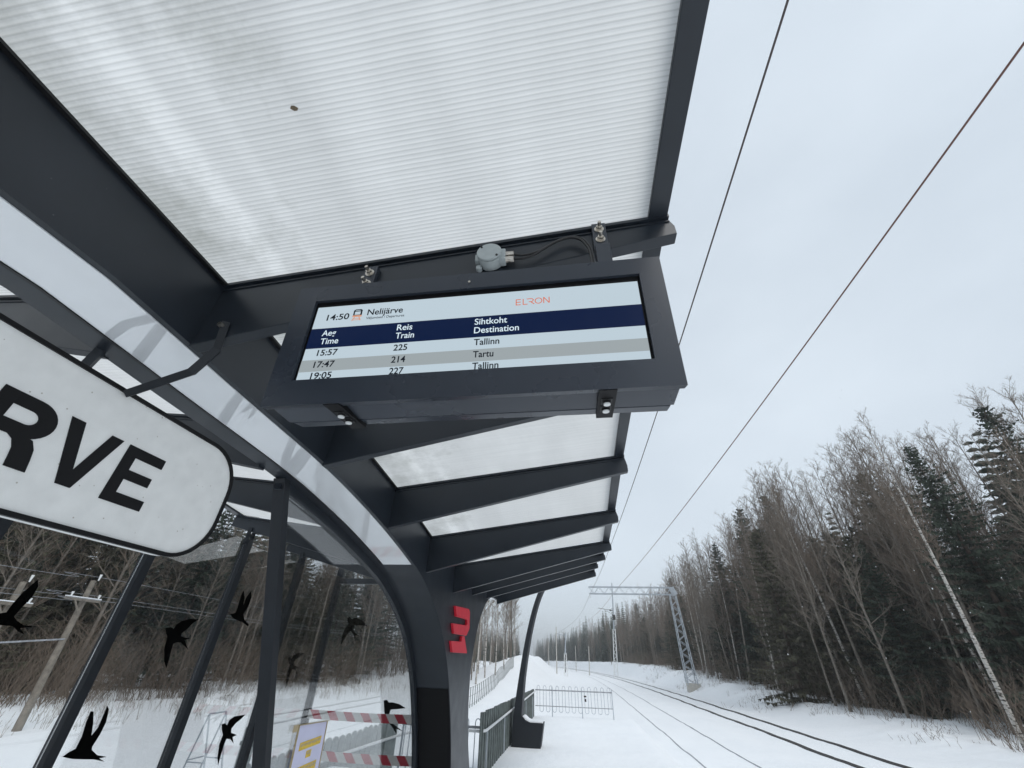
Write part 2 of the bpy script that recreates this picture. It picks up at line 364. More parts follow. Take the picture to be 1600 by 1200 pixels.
_caph = None
def text_verts(txt, cap, width=None, bold=0.0, space=1.0):
    """flat lettering in the xz plane, baseline at the origin; returns verts and faces"""
    global _caph
    def raw(t, b, s_):
        cu = bpy.data.curves.new('lettering', 'FONT'); cu.body = t; cu.size = 1.0; cu.offset = b; cu.space_character = s_
        cu.resolution_u = 5
        ob = bpy.data.objects.new('lettering', cu); COL.objects.link(ob)
        dg = bpy.context.evaluated_depsgraph_get(); me = bpy.data.meshes.new_from_object(ob.evaluated_get(dg))
        vs = [tuple(v.co) for v in me.vertices]; fs = [tuple(p.vertices) for p in me.polygons]
        bpy.data.objects.remove(ob); bpy.data.curves.remove(cu); bpy.data.meshes.remove(me)
        return vs, fs
    if _caph is None:
        v, f = raw('H', 0, 1); _caph = max(p[1] for p in v)
    v, f = raw(txt, bold, space)
    k = cap / (_caph + 2 * bold)
    x0 = min(p[0] for p in v); x1 = max(p[0] for p in v)
    kx = width / (x1 - x0) if width else k
    return [((p[0] - x0) * kx, 0.0, (p[1] + bold) * k) for p in v], f

# ------------------------------------------------------------------ the snow-covered ground
def bend(y): return -0.00045 * max(0.0, y - 40.0) ** 2 if y < 260 else -0.00045 * 220 ** 2 - 0.198 * (y - 260)
def sstep(a, b, x):
    t = min(1.0, max(0.0, (x - a) / (b - a))); return t * t * (3 - 2 * t)

def ground_z(x, y):
    xr = x - bend(y)
    n1 = mnoise.noise((x * 0.35, y * 0.35, 0.0)); n2 = mnoise.noise((x * 1.3, y * 1.3, 4.0)); n3 = mnoise.noise((x * 0.08, y * 0.08, 9.0))
    z = -0.60
    # platform with a soft snow shoulder towards the track
    end = 1 - sstep(19.2, 20.6, y)
    plat = (1 - sstep(1.75, 2.55, xr)) * end * sstep(-40, -20, y)
    leftedge = -1.95 if y > 9.3 else -4.4
    plat *= sstep(leftedge - 1.1, leftedge, x)
    z += 0.60 * plat + 0.012 * n2 * plat
    # left field, embankment and far left rise
    if x < -2:
        z += 0.05 * n1 * sstep(-2, -5, x) + 0.14 * n3 * sstep(-6, -12, x)
        z += sstep(-15, -24, xr) * (0.35 + 0.2 * n1) + sstep(-26, -60, xr) * 1.5
    bx = xr + 7.2
    z += 2.7 * math.exp(-(bx / 3.3) ** 2) * sstep(24, 62, y) * (1 - 0.25 * n1)
    z += 1.5 * sstep(-8, -14, xr) * sstep(30, 60, y)
    # low ploughed ridges between the tracks
    if 2.0 < xr < 11:
        z += 0.035 * n1 + 0.012 * n2 - 0.05 * math.exp(-((xr - 8.4) / 0.5) ** 2)
        z += 0.05 * math.exp(-((xr - 2.9) / 0.25) ** 2) + 0.05 * math.exp(-((xr - 5.9) / 0.5) ** 2)
    # bank on the right, rising with distance
    hb = interp(y, (-40, 15, 25, 45, 80, 140, 300), (0.05, 0.10, 0.32, 0.85, 2.0, 2.6, 2.6))
    k = sstep(10.3, 13.6, xr)
    z += k * (hb + 0.20 * n1 + 0.11 * n2) + sstep(20, 60, xr) * 1.2
    return z

def axis(parts):
    out = []
    for a, b, s in parts: out += list(np.arange(a, b - 1e-6, s))
    return out + [parts[-1][1]]
gx = axis([(-900, -200, 100), (-200, -60, 14), (-60, -20, 2), (-20, -6, 0.5), (-6, 14, 0.2), (14, 24, 0.6), (24, 60, 3), (60, 200, 14), (200, 900, 100)])
gy = axis([(-300, -40, 30), (-40, -4, 4), (-4, 5, 0.6), (5, 24, 0.22), (24, 60, 0.6), (60, 130, 1.6), (130, 320, 6), (320, 1400, 60)])
gv = [(x, y, ground_z(x, y)) for y in gy for x in gx]
nx = len(gx)
gf = [(j * nx + i, j * nx + i + 1, (j + 1) * nx + i + 1, (j + 1) * nx + i) for j in range(len(gy) - 1) for i in range(nx - 1)]
g = MB(); g.v = gv; g.f = gf
tag(g.build('snow_ground', M['snow'], smooth=180), kind='structure')

# ------------------------------------------------------------------ railway tracks
def sweep_rail(x0, w, h, dz, y0, y1, step, m, parent, rough=0.0):
    b = MB(); ys = list(np.arange(y0, y1, step))
    rows_ = []
    for y in ys:
        x = x0 + bend(y); z = ground_z(x, y) + dz
        j = rough * mnoise.noise((x0, y * 1.7, 2.0)); j2 = rough * mnoise.noise((x0 + 9, y * 1.7, 5.0))
        rows_.append([(x - w / 2 + j, y, z - 0.2), (x - w / 2 + j, y, z + h), (x + w / 2 + j2, y, z + h), (x + w / 2 + j2, y, z - 0.2)])
    for r in rows_: b.v += r
    for i in range(len(rows_) - 1):
        for k in range(3):
            b.f.append((i * 4 + k, i * 4 + k + 1, i * 4 + 5 + k, i * 4 + 4 + k))
    return b.build('rail', m, parent)
t1 = thing('railway_track', 'far railway track with two dark bare rails cutting through the snow', 'railway track', (8.4, 10, -0.6))
for x in (7.62, 9.16):
    o = sweep_rail(x, 0.15, 0.035, 0.0, 6, 250, 0.5, M['rail'], None, 0.035); o.parent = t1; o.matrix_parent_inverse = t1.matrix_world.inverted()
    o.location = (-8.4, -10, 0.6)
t2 = thing('railway_track', 'near railway track almost buried in snow, beside the platform edge', 'railway track', (3.95, 10, -0.6))
for x in (3.18, 4.72):
    o = sweep_rail(x, 0.05, 0.012, 0.0, 6, 220, 0.5, M['railpale'], None, 0.03); o.parent = t2
    o.location = (-3.95, -10, 0.6)

# ------------------------------------------------------------------ platform shelter
SPX0, SPX1 = -1.60, -2.08            # track-side and back faces of the spine
MID = -1.84
#        Y      Xtip  ztop   zbot  | spine: ztop  zbot
RAFT = [(1.157, .500, 3.300, 3.185, 3.102, 2.742),
        (2.317, .500, 3.255, 3.125, 3.030, 2.676),
        (3.477, .500, 3.196, 3.050, 2.930, 2.580),
        (4.637, .495, 3.065, 2.940, 2.778, 2.415),
        (5.797, .490, 3.007, 2.895, 2.690, 2.360),
        (6.957, .480, 3.095, 3.000, 2.790, 2.474),
        (8.117, .420, 3.170, 3.083, 2.900, 2.560),
        (9.277, .422, 3.240, 3.129, 2.960, 2.590)]
NEAR = [(1.157 - 1.16 * k, .5, 3.300, 3.185, 3.105, 2.745) for k in (5, 4, 3, 2, 1)]
ALLR = NEAR + RAFT
RY = [r[0] for r in ALLR]
def rz(y, c): return interp(y, RY, [r[c] for r in ALLR])

shelter = thing('platform_shelter', 'anthracite steel platform shelter with butterfly roof of ribbed translucent panels', 'shelter', (MID, 1.0, 0))
def sh(o):
    o.parent = shelter; o.location = (-MID, -1.0, 0); return o

# spine: deep wall with arched openings, outline in the (Y, Z) plane
arch = [(0.8, 2.766), (1.157, 2.75), (1.54, 2.73), (2.0, 2.712), (2.44, 2.69), (2.9, 2.645), (3.52, 2.56), (4.25, 2.425), (4.62, 2.325), (5.11, 2.13), (5.51, 1.90), (5.86, 1.595), (6.07, 1.335), (6.33, .916), (6.485, .558), (6.60, 0.1), (6.62, -.25)]
archp = [(p.x, p.y) for p in catmull([(a, b, 0) for a, b in arch], 5)]
flare = [(9.30, 2.665), (8.745, 2.652), (8.30, 2.56), (7.976, 2.416), (7.68, 2.22), (7.461, 2.00), (7.30, 1.75), (7.214, 1.50), (7.225, 1.114), (7.36, .70), (7.60, .30), (7.75, -.25)]
flarep = [(p.x, p.y) for p in catmull([(a, b, 0) for a, b in flare], 5)]
MIR = 0.8
left_arch = [(2 * MIR - a, b) for a, b in archp[::-1]]
top = [(y, rz(y, 4) + 0.02) for y in (9.30, 8.117, 6.957, 5.797, 5.2, 4.637, 4.0, 3.477, 2.317, 1.157, -4.643)]
outline = left_arch[:-1] + archp + flarep[::-1] + top + [(-5.6, 3.12), (-5.7, -.25)]
b = MB(); b.prism(outline, SPX0, SPX1, lambda p, d: (d, p[0], p[1]))
sh(b.build('spine_wall', M['paint'], smooth=28, bevel=0.006, ngon=True))
# opal strip set into the arch soffit (and a short one in the flare)
def soffit_z(y): return interp(y, [p[0] for p in archp[:60]], [p[1] for p in archp[:60]])
def strip(y0, y1, zf, x0=-1.632, x1=-1.928, dz=0.004):
    s_ = MB(); ys = np.arange(y0, y1 + 1e-6, 0.08); k = 0
    for y in ys:
        z = zf(y); s_.v += [(x0, y, z - dz), (x1, y, z - dz), (x1, y, z + 0.01), (x0, y, z + 0.01)]
    n_ = len(ys)
    for i in range(n_ - 1):
        for k in range(4): s_.f.append((i * 4 + k, i * 4 + (k + 1) % 4, i * 4 + 4 + (k + 1) % 4, i * 4 + 4 + k))
    s_.f += [(0, 1, 2, 3), tuple((n_ - 1) * 4 + q for q in (3, 2, 1, 0))]
    return sh(s_.build('soffit_strip', M['opal'], smooth=30))
strip(-2.4, 4.24, lambda y: soffit_z(max(y, 2 * MIR - y)))
strip(8.42, 9.26, lambda y: interp(y, [p[0] for p in flarep[::-1]], [p[1] for p in flarep[::-1]]))
# black gasket lines along both edges of the strip
gk = MB()
for x in (-1.937,):
    pts = [(x, y, soffit_z(max(y, 2 * MIR - y)) - 0.002) for y in np.arange(-2.4, 4.25, 0.1)]
    for a, c in zip(pts[:-1], pts[1:]): gk.bar(a, c, 0.014, 0.012)
sh(gk.build('gasket', M['rubber']))
# thin black layer over the lower part of the pillar reveal
lp = MB(); lo = [p for p in archp if 5.9 < p[0]]
lo = [(6.066, 1.335)] + [p for p in lo if p[1] < 1.33]
for i in range(len(lo) - 1):
    (a0, z0), (a1, z1) = lo[i], lo[i + 1]
    lp.hexa([(-1.61, a0 - .004, z0), (-2.07, a0 - .004, z0), (-2.07, a1 - .004, z1), (-1.61, a1 - .004, z1), (-1.61, a0 + .02, z0), (-2.07, a0 + .02, z0), (-2.07, a1 + .02, z1), (-1.61, a1 + .02, z1)])
sh(lp.build('lower_reveal', M['black']))

# rafters: tapered boxes with a clamp profile on top, both sides of the spine
def rafter(r, side):
    y, xt, zt, zb, zi, zib = r; w = 0.055
    xi = SPX0 - 0.012 if side > 0 else SPX1 + 0.012
    xo = xt if side > 0 else 2 * MID - xt
    b_ = MB()
    zf = lambda x, lo_, hi_: lo_ + (hi_ - lo_) * ((x - xi) / (xo - xi))
    ch = 0.018 * side
    prof = [(xi, zib), (xo + ch, zb), (xo + ch, zb + 0.055), (xo, zt - 0.012), (xi, zi)]
    b_.prism(prof, y, y + w, lambda p, d: (p[0], d, p[1]))
    o = sh(b_.build('rafter', M['paint'], bevel=0.004))
    c_ = MB()
    c_.hexa([(xi, y - 0.016, zi - .004), (xo, y - 0.016, zt - .012), (xo, y + w + .016, zt - .012), (xi, y + w + .016, zi - .004),
             (xi, y - 0.016, zi + .012), (xo, y - 0.016, zt + .006), (xo, y + w + .016, zt + .006), (xi, y + w + .016, zi + .012)])
    c_.hexa([(xi, y - .006, zi - .026), (xo, y - .006, zt - .032), (xo, y + w + .006, zt - .032), (xi, y + w + .006, zi - .026),
             (xi, y - .006, zi - .020), (xo, y - .006, zt - .026), (xo, y + w + .006, zt - .026), (xi, y + w + .006, zi - .020)])
    q = c_.build('clamp_profile', M['paint'], o)
for r in ALLR:
    rafter(r, 1)
    if r[0] < 7.2: rafter(r, -1)
# roof panels
for a, c in zip(ALLR[:-1], ALLR[1:]):
    for side in (1, -1):
        if side < 0 and a[0] > 6.0: continue
        p_ = MB(); ns = 10; y0, y1 = a[0] + 0.04, c[0] + 0.015
        grid = []
        for j in range(5):
            t = j / 4; y = y0 + (y1 - y0) * t
            xt = a[1] + (c[1] - a[1]) * t; zt = a[2] + (c[2] - a[2]) * t; zi = a[4] + (c[4] - a[4]) * t
            for i in range(ns + 1):
                s_ = i / ns; x = SPX0 - .012 + (xt - 0.03 - SPX0) * s_
                p_.v.append((x if side > 0 else 2 * MID - x, y, zi + 0.014 + (zt - zi) * s_))
        for j in range(4):
            for i in range(ns):
                q = j * (ns + 1) + i; p_.f.append((q, q + 1, q + ns + 2, q + ns + 1))
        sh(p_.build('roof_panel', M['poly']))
# black sealing strip where the sheet meets the spine
sl = MB()
for a, c in zip(ALLR[:-1], ALLR[1:]):
    sl.bar((SPX0 + .012, a[0] + .06, a[4] + .006), (SPX0 + .012, c[0], c[4] + .006), .022, .012)
sh(sl.build('sealing_strip', M['rubber']))
# edge beams
for side in (1, -1):
    e = MB(); rr = ALLR if side > 0 else [r for r in ALLR if r[0] < 7.2]
    for a, c in zip(rr[:-1], rr[1:]):
        pts = []
        for r, yo in ((a, 0.0), (c, 0.0)):
            for dx, dz in ((-.088, -.012), (-.006, -.012), (-.006, .07), (-.088, .07)):
                x = r[1] + dx; pts.append((x if side > 0 else 2 * MID - x, r[0], r[2] + dz + (0.0 if dx < -.05 else .004)))
        e.hexa(pts)
    sh(e.build('edge_beam', M['paint'], bevel=0.003))
# back posts with head brackets, glass, mid rail
PY = [1.157, 2.317, 3.477, 4.637, 5.797, 6.957]
for y in PY:
    zt = rz(y, 3) + (rz(y, 5) - rz(y, 3)) * ((-3.9 - (2 * MID - rz(y, 1))) / ((SPX1) - (2 * MID - rz(y, 1))))
    p_ = MB().box(-3.94, -3.86, y - .012, y + .068, -.1, zt - .10)
    po = sh(p_.build('back_post', M['paint3'], bevel=0.004))
    br = MB().box(-3.925, -3.875, y - .018, y - .010, zt - .16, zt + .04).box(-3.925, -3.875, y + .066, y + .074, zt - .16, zt + .04)
    br.tube([(-3.90, y - .03, zt - .05), (-3.90, y + .085, zt - .05)], .018, 8).tube([(-3.90, y - .03, zt - .13), (-3.90, y + .085, zt - .13)], .014, 8)
    br.build('head_bracket', M['paint3'], po)
def swallow(poly, put, d0, d1, parent):
    s_ = MB().prism(poly, d0, d1, put)
    return s_.build('swallow_sticker', M['sticker'], parent, ngon=True)
BIRDS_BACK = [
  [(3.619,0.957),(3.655,0.980),(3.695,0.993),(3.698,1.068),(3.678,1.154),(3.671,1.221),(3.695,1.219),(3.737,1.149),(3.777,1.059),(3.802,1.109),(3.798,1.204),(3.794,1.249),(3.823,1.223),(3.852,1.138),(3.848,1.064),(3.828,0.989),(3.837,0.968),(3.907,0.927),(4.003,0.903),(3.939,0.903),(4.002,0.874),(3.895,0.903),(3.819,0.914),(3.709,0.932)],
  [(4.028,1.814),(4.083,1.826),(4.128,1.815),(4.134,1.847),(4.177,1.883),(4.270,1.909),(4.385,1.915),(4.330,1.879),(4.283,1.820),(4.239,1.781),(4.247,1.760),(4.289,1.751),(4.377,1.745),(4.310,1.730),(4.403,1.652),(4.284,1.708),(4.230,1.709),(4.193,1.694),(4.207,1.622),(4.232,1.500),(4.175,1.554),(4.114,1.654),(4.093,1.748),(4.066,1.773)],
  [(4.806,1.996),(4.880,2.019),(4.881,2.078),(4.865,2.198),(4.879,2.249),(4.933,2.183),(4.961,2.097),(4.965,2.187),(5.007,2.266),(5.048,2.197),(5.051,2.106),(5.011,2.013),(5.060,1.962),(5.175,1.915),(5.151,1.902),(5.036,1.938),(4.940,1.947),(4.857,1.968)],
  [(2.606,1.785),(2.636,1.815),(2.669,1.822),(2.701,1.831),(2.706,1.883),(2.725,1.959),(2.748,2.011),(2.767,2.045),(2.793,2.003),(2.796,1.934),(2.772,1.864),(2.759,1.810),(2.794,1.786),(2.848,1.764),(2.927,1.760),(2.864,1.749),(2.840,1.744),(2.890,1.708),(2.839,1.725),(2.788,1.754),(2.711,1.755),(2.656,1.764)],
  [(5.272,0.988),(5.318,0.993),(5.364,0.970),(5.371,1.015),(5.442,1.041),(5.621,1.041),(5.568,1.007),(5.498,0.976),(5.453,0.934),(5.469,0.896),(5.581,0.865),(5.518,0.854),(5.571,0.793),(5.493,0.839),(5.426,0.850),(5.414,0.804),(5.418,0.716),(5.426,0.633),(5.377,0.705),(5.337,0.813),(5.346,0.891),(5.300,0.941)],
  [(6.159,1.602),(6.211,1.611),(6.243,1.585),(6.276,1.628),(6.375,1.656),(6.516,1.658),(6.466,1.620),(6.350,1.580),(6.325,1.543),(6.357,1.511),(6.500,1.478),(6.411,1.473),(6.476,1.414),(6.384,1.464),(6.323,1.469),(6.305,1.387),(6.308,1.269),(6.260,1.337),(6.225,1.450),(6.241,1.512),(6.196,1.554)],
]
BIRDS_END = [
  [(-3.598,2.135),(-3.563,2.153),(-3.528,2.118),(-3.464,2.137),(-3.349,2.113),(-3.236,2.027),(-3.346,2.038),(-3.453,2.036),(-3.456,1.986),(-3.418,1.937),(-3.347,1.897),(-3.404,1.905),(-3.384,1.828),(-3.436,1.912),(-3.495,1.960),(-3.543,1.910),(-3.581,1.824),(-3.607,1.775),(-3.616,1.871),(-3.606,1.970),(-3.559,2.046)],
  [(-2.776,1.131),(-2.728,1.139),(-2.694,1.109),(-2.640,1.115),(-2.540,1.098),(-2.437,1.057),(-2.543,1.043),(-2.651,1.033),(-2.665,0.967),(-2.623,0.899),(-2.432,0.808),(-2.530,0.834),(-2.518,0.776),(-2.585,0.841),(-2.681,0.916),(-2.741,1.005)],
]
for i in range(len(PY) - 1):
    y0, y1 = PY[i] + .07, PY[i + 1] - .014
    gp = sh(MB().box(-3.914, -3.904, y0, y1, .12, min(rz(y0, 3), rz(y1, 3)) - .17).build('glass_pane', M['glass']))
    for bd in BIRDS_BACK:
        cy = sum(p[0] for p in bd) / len(bd)
        if y0 < cy < y1: swallow(bd, lambda p, d: (d, p[0], p[1]), -3.902, -3.899, gp)
gp = sh(MB().box(-3.85, -2.10, 6.98, 6.99, .12, 2.62).build('glass_pane', M['glass']))
for bd in BIRDS_END: swallow(bd, lambda p, d: (p[0], d, p[1]), 6.972, 6.976, gp)
# end frame header over the end pane
sh(MB().box(-3.86, -2.09, 6.95, 7.01, 2.62, 2.70).build('end_header', M['paint'], bevel=.003))
# screen in the arch: slanted mullion, frame that follows the arch, glass
ml = MB().bar((-2.045, 2.54, 2.690), (-2.045, 3.66, .15), 0.062, 0.09, up=(1, 0, 0))
sh(ml.build('slanted_mullion', M['paint3'], bevel=.004))
fr_pts = [(y, z) for y, z in archp if y > 2.5]
fm = MB()
inner = []
for i, (y, z) in enumerate(fr_pts):
    a = fr_pts[max(i - 1, 0)]; c = fr_pts[min(i + 1, len(fr_pts) - 1)]
    t = Vector((c[0] - a[0], c[1] - a[1])).normalized(); nrm = Vector((t.y, -t.x))
    if nrm.x > 0 and nrm.y > 0: nrm = -nrm
    if t.x >= 0 and nrm.y > 0: nrm = -nrm
    inner.append((y + nrm.x * .075, z + nrm.y * .075))
for i in range(len(fr_pts) - 1):
    a, c, d, e_ = fr_pts[i], fr_pts[i + 1], inner[i + 1], inner[i]
    fm.hexa([(-2.02, a[0], a[1]), (-2.02, c[0], c[1]), (-2.02, d[0], d[1]), (-2.02, e_[0], e_[1]),
             (-2.07, a[0], a[1]), (-2.07, c[0], c[1]), (-2.07, d[0], d[1]), (-2.07, e_[0], e_[1])])
sh(fm.build('arch_frame', M['paint']))
gl = [(2.58, 2.60)] + inner[4:-4] + [(6.5, .2), (3.62, .2)]
gp2 = sh(MB().prism(gl, -2.041, -2.049, lambda p, d: (d, p[0], p[1])).build('glass_pane', M['glass'], ngon=True))
# red emblem on the pillar
E1 = [(5.883,2.220),(6.642,2.256),(6.722,2.226),(6.771,2.012),(6.611,1.920),(5.925,1.912),(5.828,2.019),(6.541,2.042),(6.618,2.064),(6.600,2.110),(6.532,2.117),(5.984,2.107)]
E2 = [(5.826,1.829),(6.345,1.840),(6.365,1.905),(6.505,1.908),(6.735,1.714),(5.942,1.712)]
em = sh(MB().prism(E1, -1.597, -1.562, lambda p, d: (d, p[0], p[1])).build('emblem', M['red'], ngon=True, bevel=.003))
em2 = sh(MB().prism(E2, -1.597, -1.562, lambda p, d: (d, p[0], p[1])).build('emblem', M['red'], ngon=True, bevel=.003))

# ------------------------------------------------------------------ portal frame farther down the platform
pf = thing('portal_frame', 'slim dark curved steel frame standing on a snow-topped bench block beyond the shelter', 'frame', (-1.3, 12.5, 0))
cx = [(-1.66, -.05), (-1.635, .40), (-1.585, .8), (-1.505, 1.28), (-1.41, 1.8), (-1.30, 2.3), (-1.16, 2.8), (-1.00, 3.2), (-.80, 3.5), (-.55, 3.72)]
cxp = [(p.x, p.y) for p in catmull([(a, c, 0) for a, c in cx], 5)]
cb = MB()
for (a, z0), (c, z1) in zip(cxp[:-1], cxp[1:]):
    w0 = interp(z0, (0, .5, 1.3, 2.3, 3.6), (.24, .20, .135, .11, .10)); w1 = interp(z1, (0, .5, 1.3, 2.3, 3.6), (.24, .20, .135, .11, .10))
    cb.hexa([(a + 1.3, -.2, z0), (a + w0 + 1.3, -.2, z0), (a + w0 + 1.3, .25, z0), (a + 1.3, .25, z0), (c + 1.3, -.2, z1), (c + w1 + 1.3, -.2, z1), (c + w1 + 1.3, .25, z1), (c + 1.3, .25, z1)])
cb.build('column', M['paint3'], pf)
bk = MB().prism([(-1.6, -.1), (-1.0, -.1), (-.97, .06), (-.905, .44), (-.95, .45), (-1.22, .45), (-1.33, .49), (-1.42, .57), (-1.47, .70), (-1.6, .70)], -.207, .257, lambda p, d: (p[0] + 1.3, d, p[1]))
bk.build('bench_block', M['paint3'], pf, ngon=True)
MB().prism([(-.93, .447), (-1.22, .452), (-1.33, .492), (-1.40, .56), (-1.36, .56), (-1.28, .50), (-1.20, .475), (-.94, .47)], -.18, .22, lambda p, d: (p[0] + 1.3, d, p[1])).build('snow_cap', M['snowcap'], pf, ngon=True)

# ------------------------------------------------------------------ departure display
TL = rad(5.2)
disp = thing('departure_display', 'wide dark cased departure screen hanging under the canopy rafter', 'information display', (0, .94, 2.785), (TL, 0, 0))
UL, UR, VB = -.960, .340, .494
OL, OR, OT, OB = -.882, .266, .069, .402
bz = MB()
for (x0, x1, v0, v1) in ((UL, UR, 0, OT), (UL, UR, OB, VB), (UL, OL, OT, OB), (OR, UR, OT, OB)):
    if v1 == VB: bz.hexa([(x0, 0, -VB), (x1, 0, -VB), (x1, .034, -VB + .007), (x0, .034, -VB + .007), (x0, 0, -v0), (x1, 0, -v0), (x1, .034, -v0), (x0, .034, -v0)])
    else: bz.box(x0, x1, 0, .034, -v1, -v0)
bz.build('bezel', M['paint2'], disp)
MB().box(UL + .02, UR - .02, .03, .19, -VB + .034, -.02).build('inner_case', M['black'], disp)
hs = MB().hexa([(UL + .007, .044, -VB + .016), (UR - .007, .044, -VB + .016), (UR - .007, .142, -VB + .007), (UL + .007, .142, -VB + .007), (UL + .007, .044, -.006), (UR - .007, .044, -.006), (UR - .007, .142, -.006), (UL + .007, .142, -.006)])
hs.build('housing', M['paint2'], disp, bevel=.003)
hb = MB().hexa([(UL + .014, .152, -VB + .010), (UR - .014, .152, -VB + .010), (UR - .014, .204, -VB + .016), (UL + .014, .204, -VB + .016), (UL + .014, .152, -.012), (UR - .014, .152, -.012), (UR - .014, .204, -.012), (UL + .014, .204, -.012)])
hb.build('rear_housing', M['paint2'], disp, bevel=.003)
MB().box(OL - .005, OR + .005, .0125, .034, -.47, -.062).build('screen_surround', M['black'], disp)
scr = MB().box(-.872, .258, .0110, .0120, -.460, -.092).build('screen', M['scr_white'], disp)
MB().box(-.872, .258, .0100, .0108, -.2735, -.1895).build('header_band', M['scr_navy'], scr)
MB().box(-.872, .258, .0100, .0108, -.3668, -.3212).build('grey_row', M['scr_grey'], scr)
def put_text(name, items, m, y=.0092):
    for txt, u, v, cap, w, bo in items:
        vs, fs = text_verts(txt, cap, w, bo)
        MB().add([(p[0] + u, y, p[2] - v) for p in vs], fs).build(name, m, scr)
put_text('clock_lettering', [('14:50', -.8252, .1565, .0265, .0845, .018)], M['scr_black'])
put_text('station_lettering', [('Nelijärve', -.6739, .1462, .0265, .131, .016), ('Väljumised / Departures', -.6745, .1640, .0105, .140, .010)], M['scr_black'])
put_text('heading_lettering', [('Aeg', -.8257, .2237, .0245, .0515, .010), ('Time', -.8235, .2585, .0245, .066, .010), ('Reis', -.5522, .2230, .0245, .0545, .010),
    ('Train', -.5522, .2572, .0245, .065, .010), ('Sihtkoht', -.2822, .2237, .0245, .109, .010), ('Destination', -.2822, .2585, .0245, .148, .010)], M['scr_txtw'])
rowsT = []
for v, a, b_, c in ((.3060, '15:57', '225', 'Tallinn'), (.3528, '17:47', '214', 'Tartu'), (.3962, '19:05', '227', 'Tallinn')):
    rowsT += [(a, -.8229, v, .0245, .074, .020), (b_, -.5515, v, .0245, .0475, .020), (c, -.2802, v, .0245, .0835 if c == 'Tallinn' else .066, .018)]
put_text('departure_lettering', rowsT, M['scr_black'])
# operator wordmark in thin strokes
wm = MB(); W0, V0, Hc = -.1454, .1553, .0255; st = .0030
def seg(a, c, w=st): wm.bar((W0 + a[0], .0092, -V0 + a[1]), (W0 + c[0], .0092, -V0 + c[1]), .0008, w, up=(0, 1, 0)) if False else stroke(a, c, w)
def stroke(a, c, w):
    d = Vector((c[0] - a[0], c[1] - a[1])); n_ = Vector((-d.y, d.x)).normalized() * w / 2
    P_ = [(a[0] + n_.x, a[1] + n_.y), (c[0] + n_.x, c[1] + n_.y), (c[0] - n_.x, c[1] - n_.y), (a[0] - n_.x, a[1] - n_.y)]
    wm.add([(W0 + p[0], .0092 - .00003 * (len(wm.v) // 4), -V0 + p[1]) for p in P_], [(0, 1, 2, 3)])
for z in (0.0015, Hc / 2, Hc - .0015): seg((0, z), (.017, z))
seg((.0015, 0), (.0015, Hc))
seg((.025, 0), (.025, Hc)); seg((.025, .0015), (.040, .0015))
seg((.037, Hc - .0015), (.055, Hc - .0015)); seg((.055, Hc - .0015), (.060, Hc - .007)); seg((.060, Hc - .007), (.055, .011)); seg((.055, .011), (.044, .011)); seg((.050, .011), (.062, 0))
for k in range(14):
    a0, a1 = 2 * PI * k / 14, 2 * PI * (k + 1) / 14
    seg((.0765 + .0115 * math.cos(a0), .01275 + .0115 * math.sin(a0)), (.0765 + .0115 * math.cos(a1), .01275 + .0115 * math.sin(a1)))
seg((.094, 0), (.094, Hc)); seg((.094, Hc), (.112, 0)); seg((.112, 0), (.112, Hc))
wm.build('wordmark', M['scr_orange'], scr)
# little train pictogram
ic = MB()
ICX, ICV = -.711, .166
def quad(ps, y): ic.add([(ICX + p[0], y, -ICV + p[1]) for p in ps], [tuple(range(len(ps)))])
quad([(-.0165, .018), (.0165, .018), (.0165, .046), (.010, .051), (-.010, .051), (-.0165, .046)], .0096)
icon = ic.build('train_icon', M['scr_black'], scr)
ic = MB(); quad([(-.0105, .026), (.0105, .026), (.0105, .040), (-.0105, .040)], .0090); quad([(-.009, .044), (.009, .044), (.009, .0465), (-.009, .0465)], .0090)
ic.build('train_icon', M['scr_white'], scr)
ic = MB(); quad([(-.0185, .016), (.0185, .016), (.0165, .0235), (-.0165, .0235)], .0088); quad([(-.010, .016), (-.006, .016), (-.013, 0), (-.018, 0)], .0088); quad([(.006, .016), (.010, .016), (.018, 0), (.013, 0)], .0088)
quad([(-.014, .010), (.014, .010), (.0145, .0075), (-.0145, .0075)], .0086); quad([(-.016, .004), (.016, .004), (.017, .0015), (-.017, .0015)], .0086)
ic.build('train_icon', M['scr_pink'], scr)
MB().tube([(-.31, .001, -.040), (-.31, -.0025, -.040)], .0045, 10).build('bezel_screw', M['steel'], disp)
# hinge recesses on the underside
for u0 in (.098, -.748):
    hr = MB().box(u0, u0 + .052, .004, .196, -VB - .0015, -VB + .02).build('hinge_recess', M['black'], disp)
    for yy in (.075, .125):
        MB().box(u0 + .010, u0 + .042, yy - .02, yy + .02, -VB - .004, -VB).tube([(u0 + .026, yy, -VB - .001), (u0 + .026, yy, -VB - .010)], .0125, 14).build('hinge_screw', [M['rubber']], hr)
        MB().tube([(u0 + .026, yy, -VB - .008), (u0 + .026, yy, -VB - .014)], .0105, 14).build('screw_head', M['insulator'], hr)
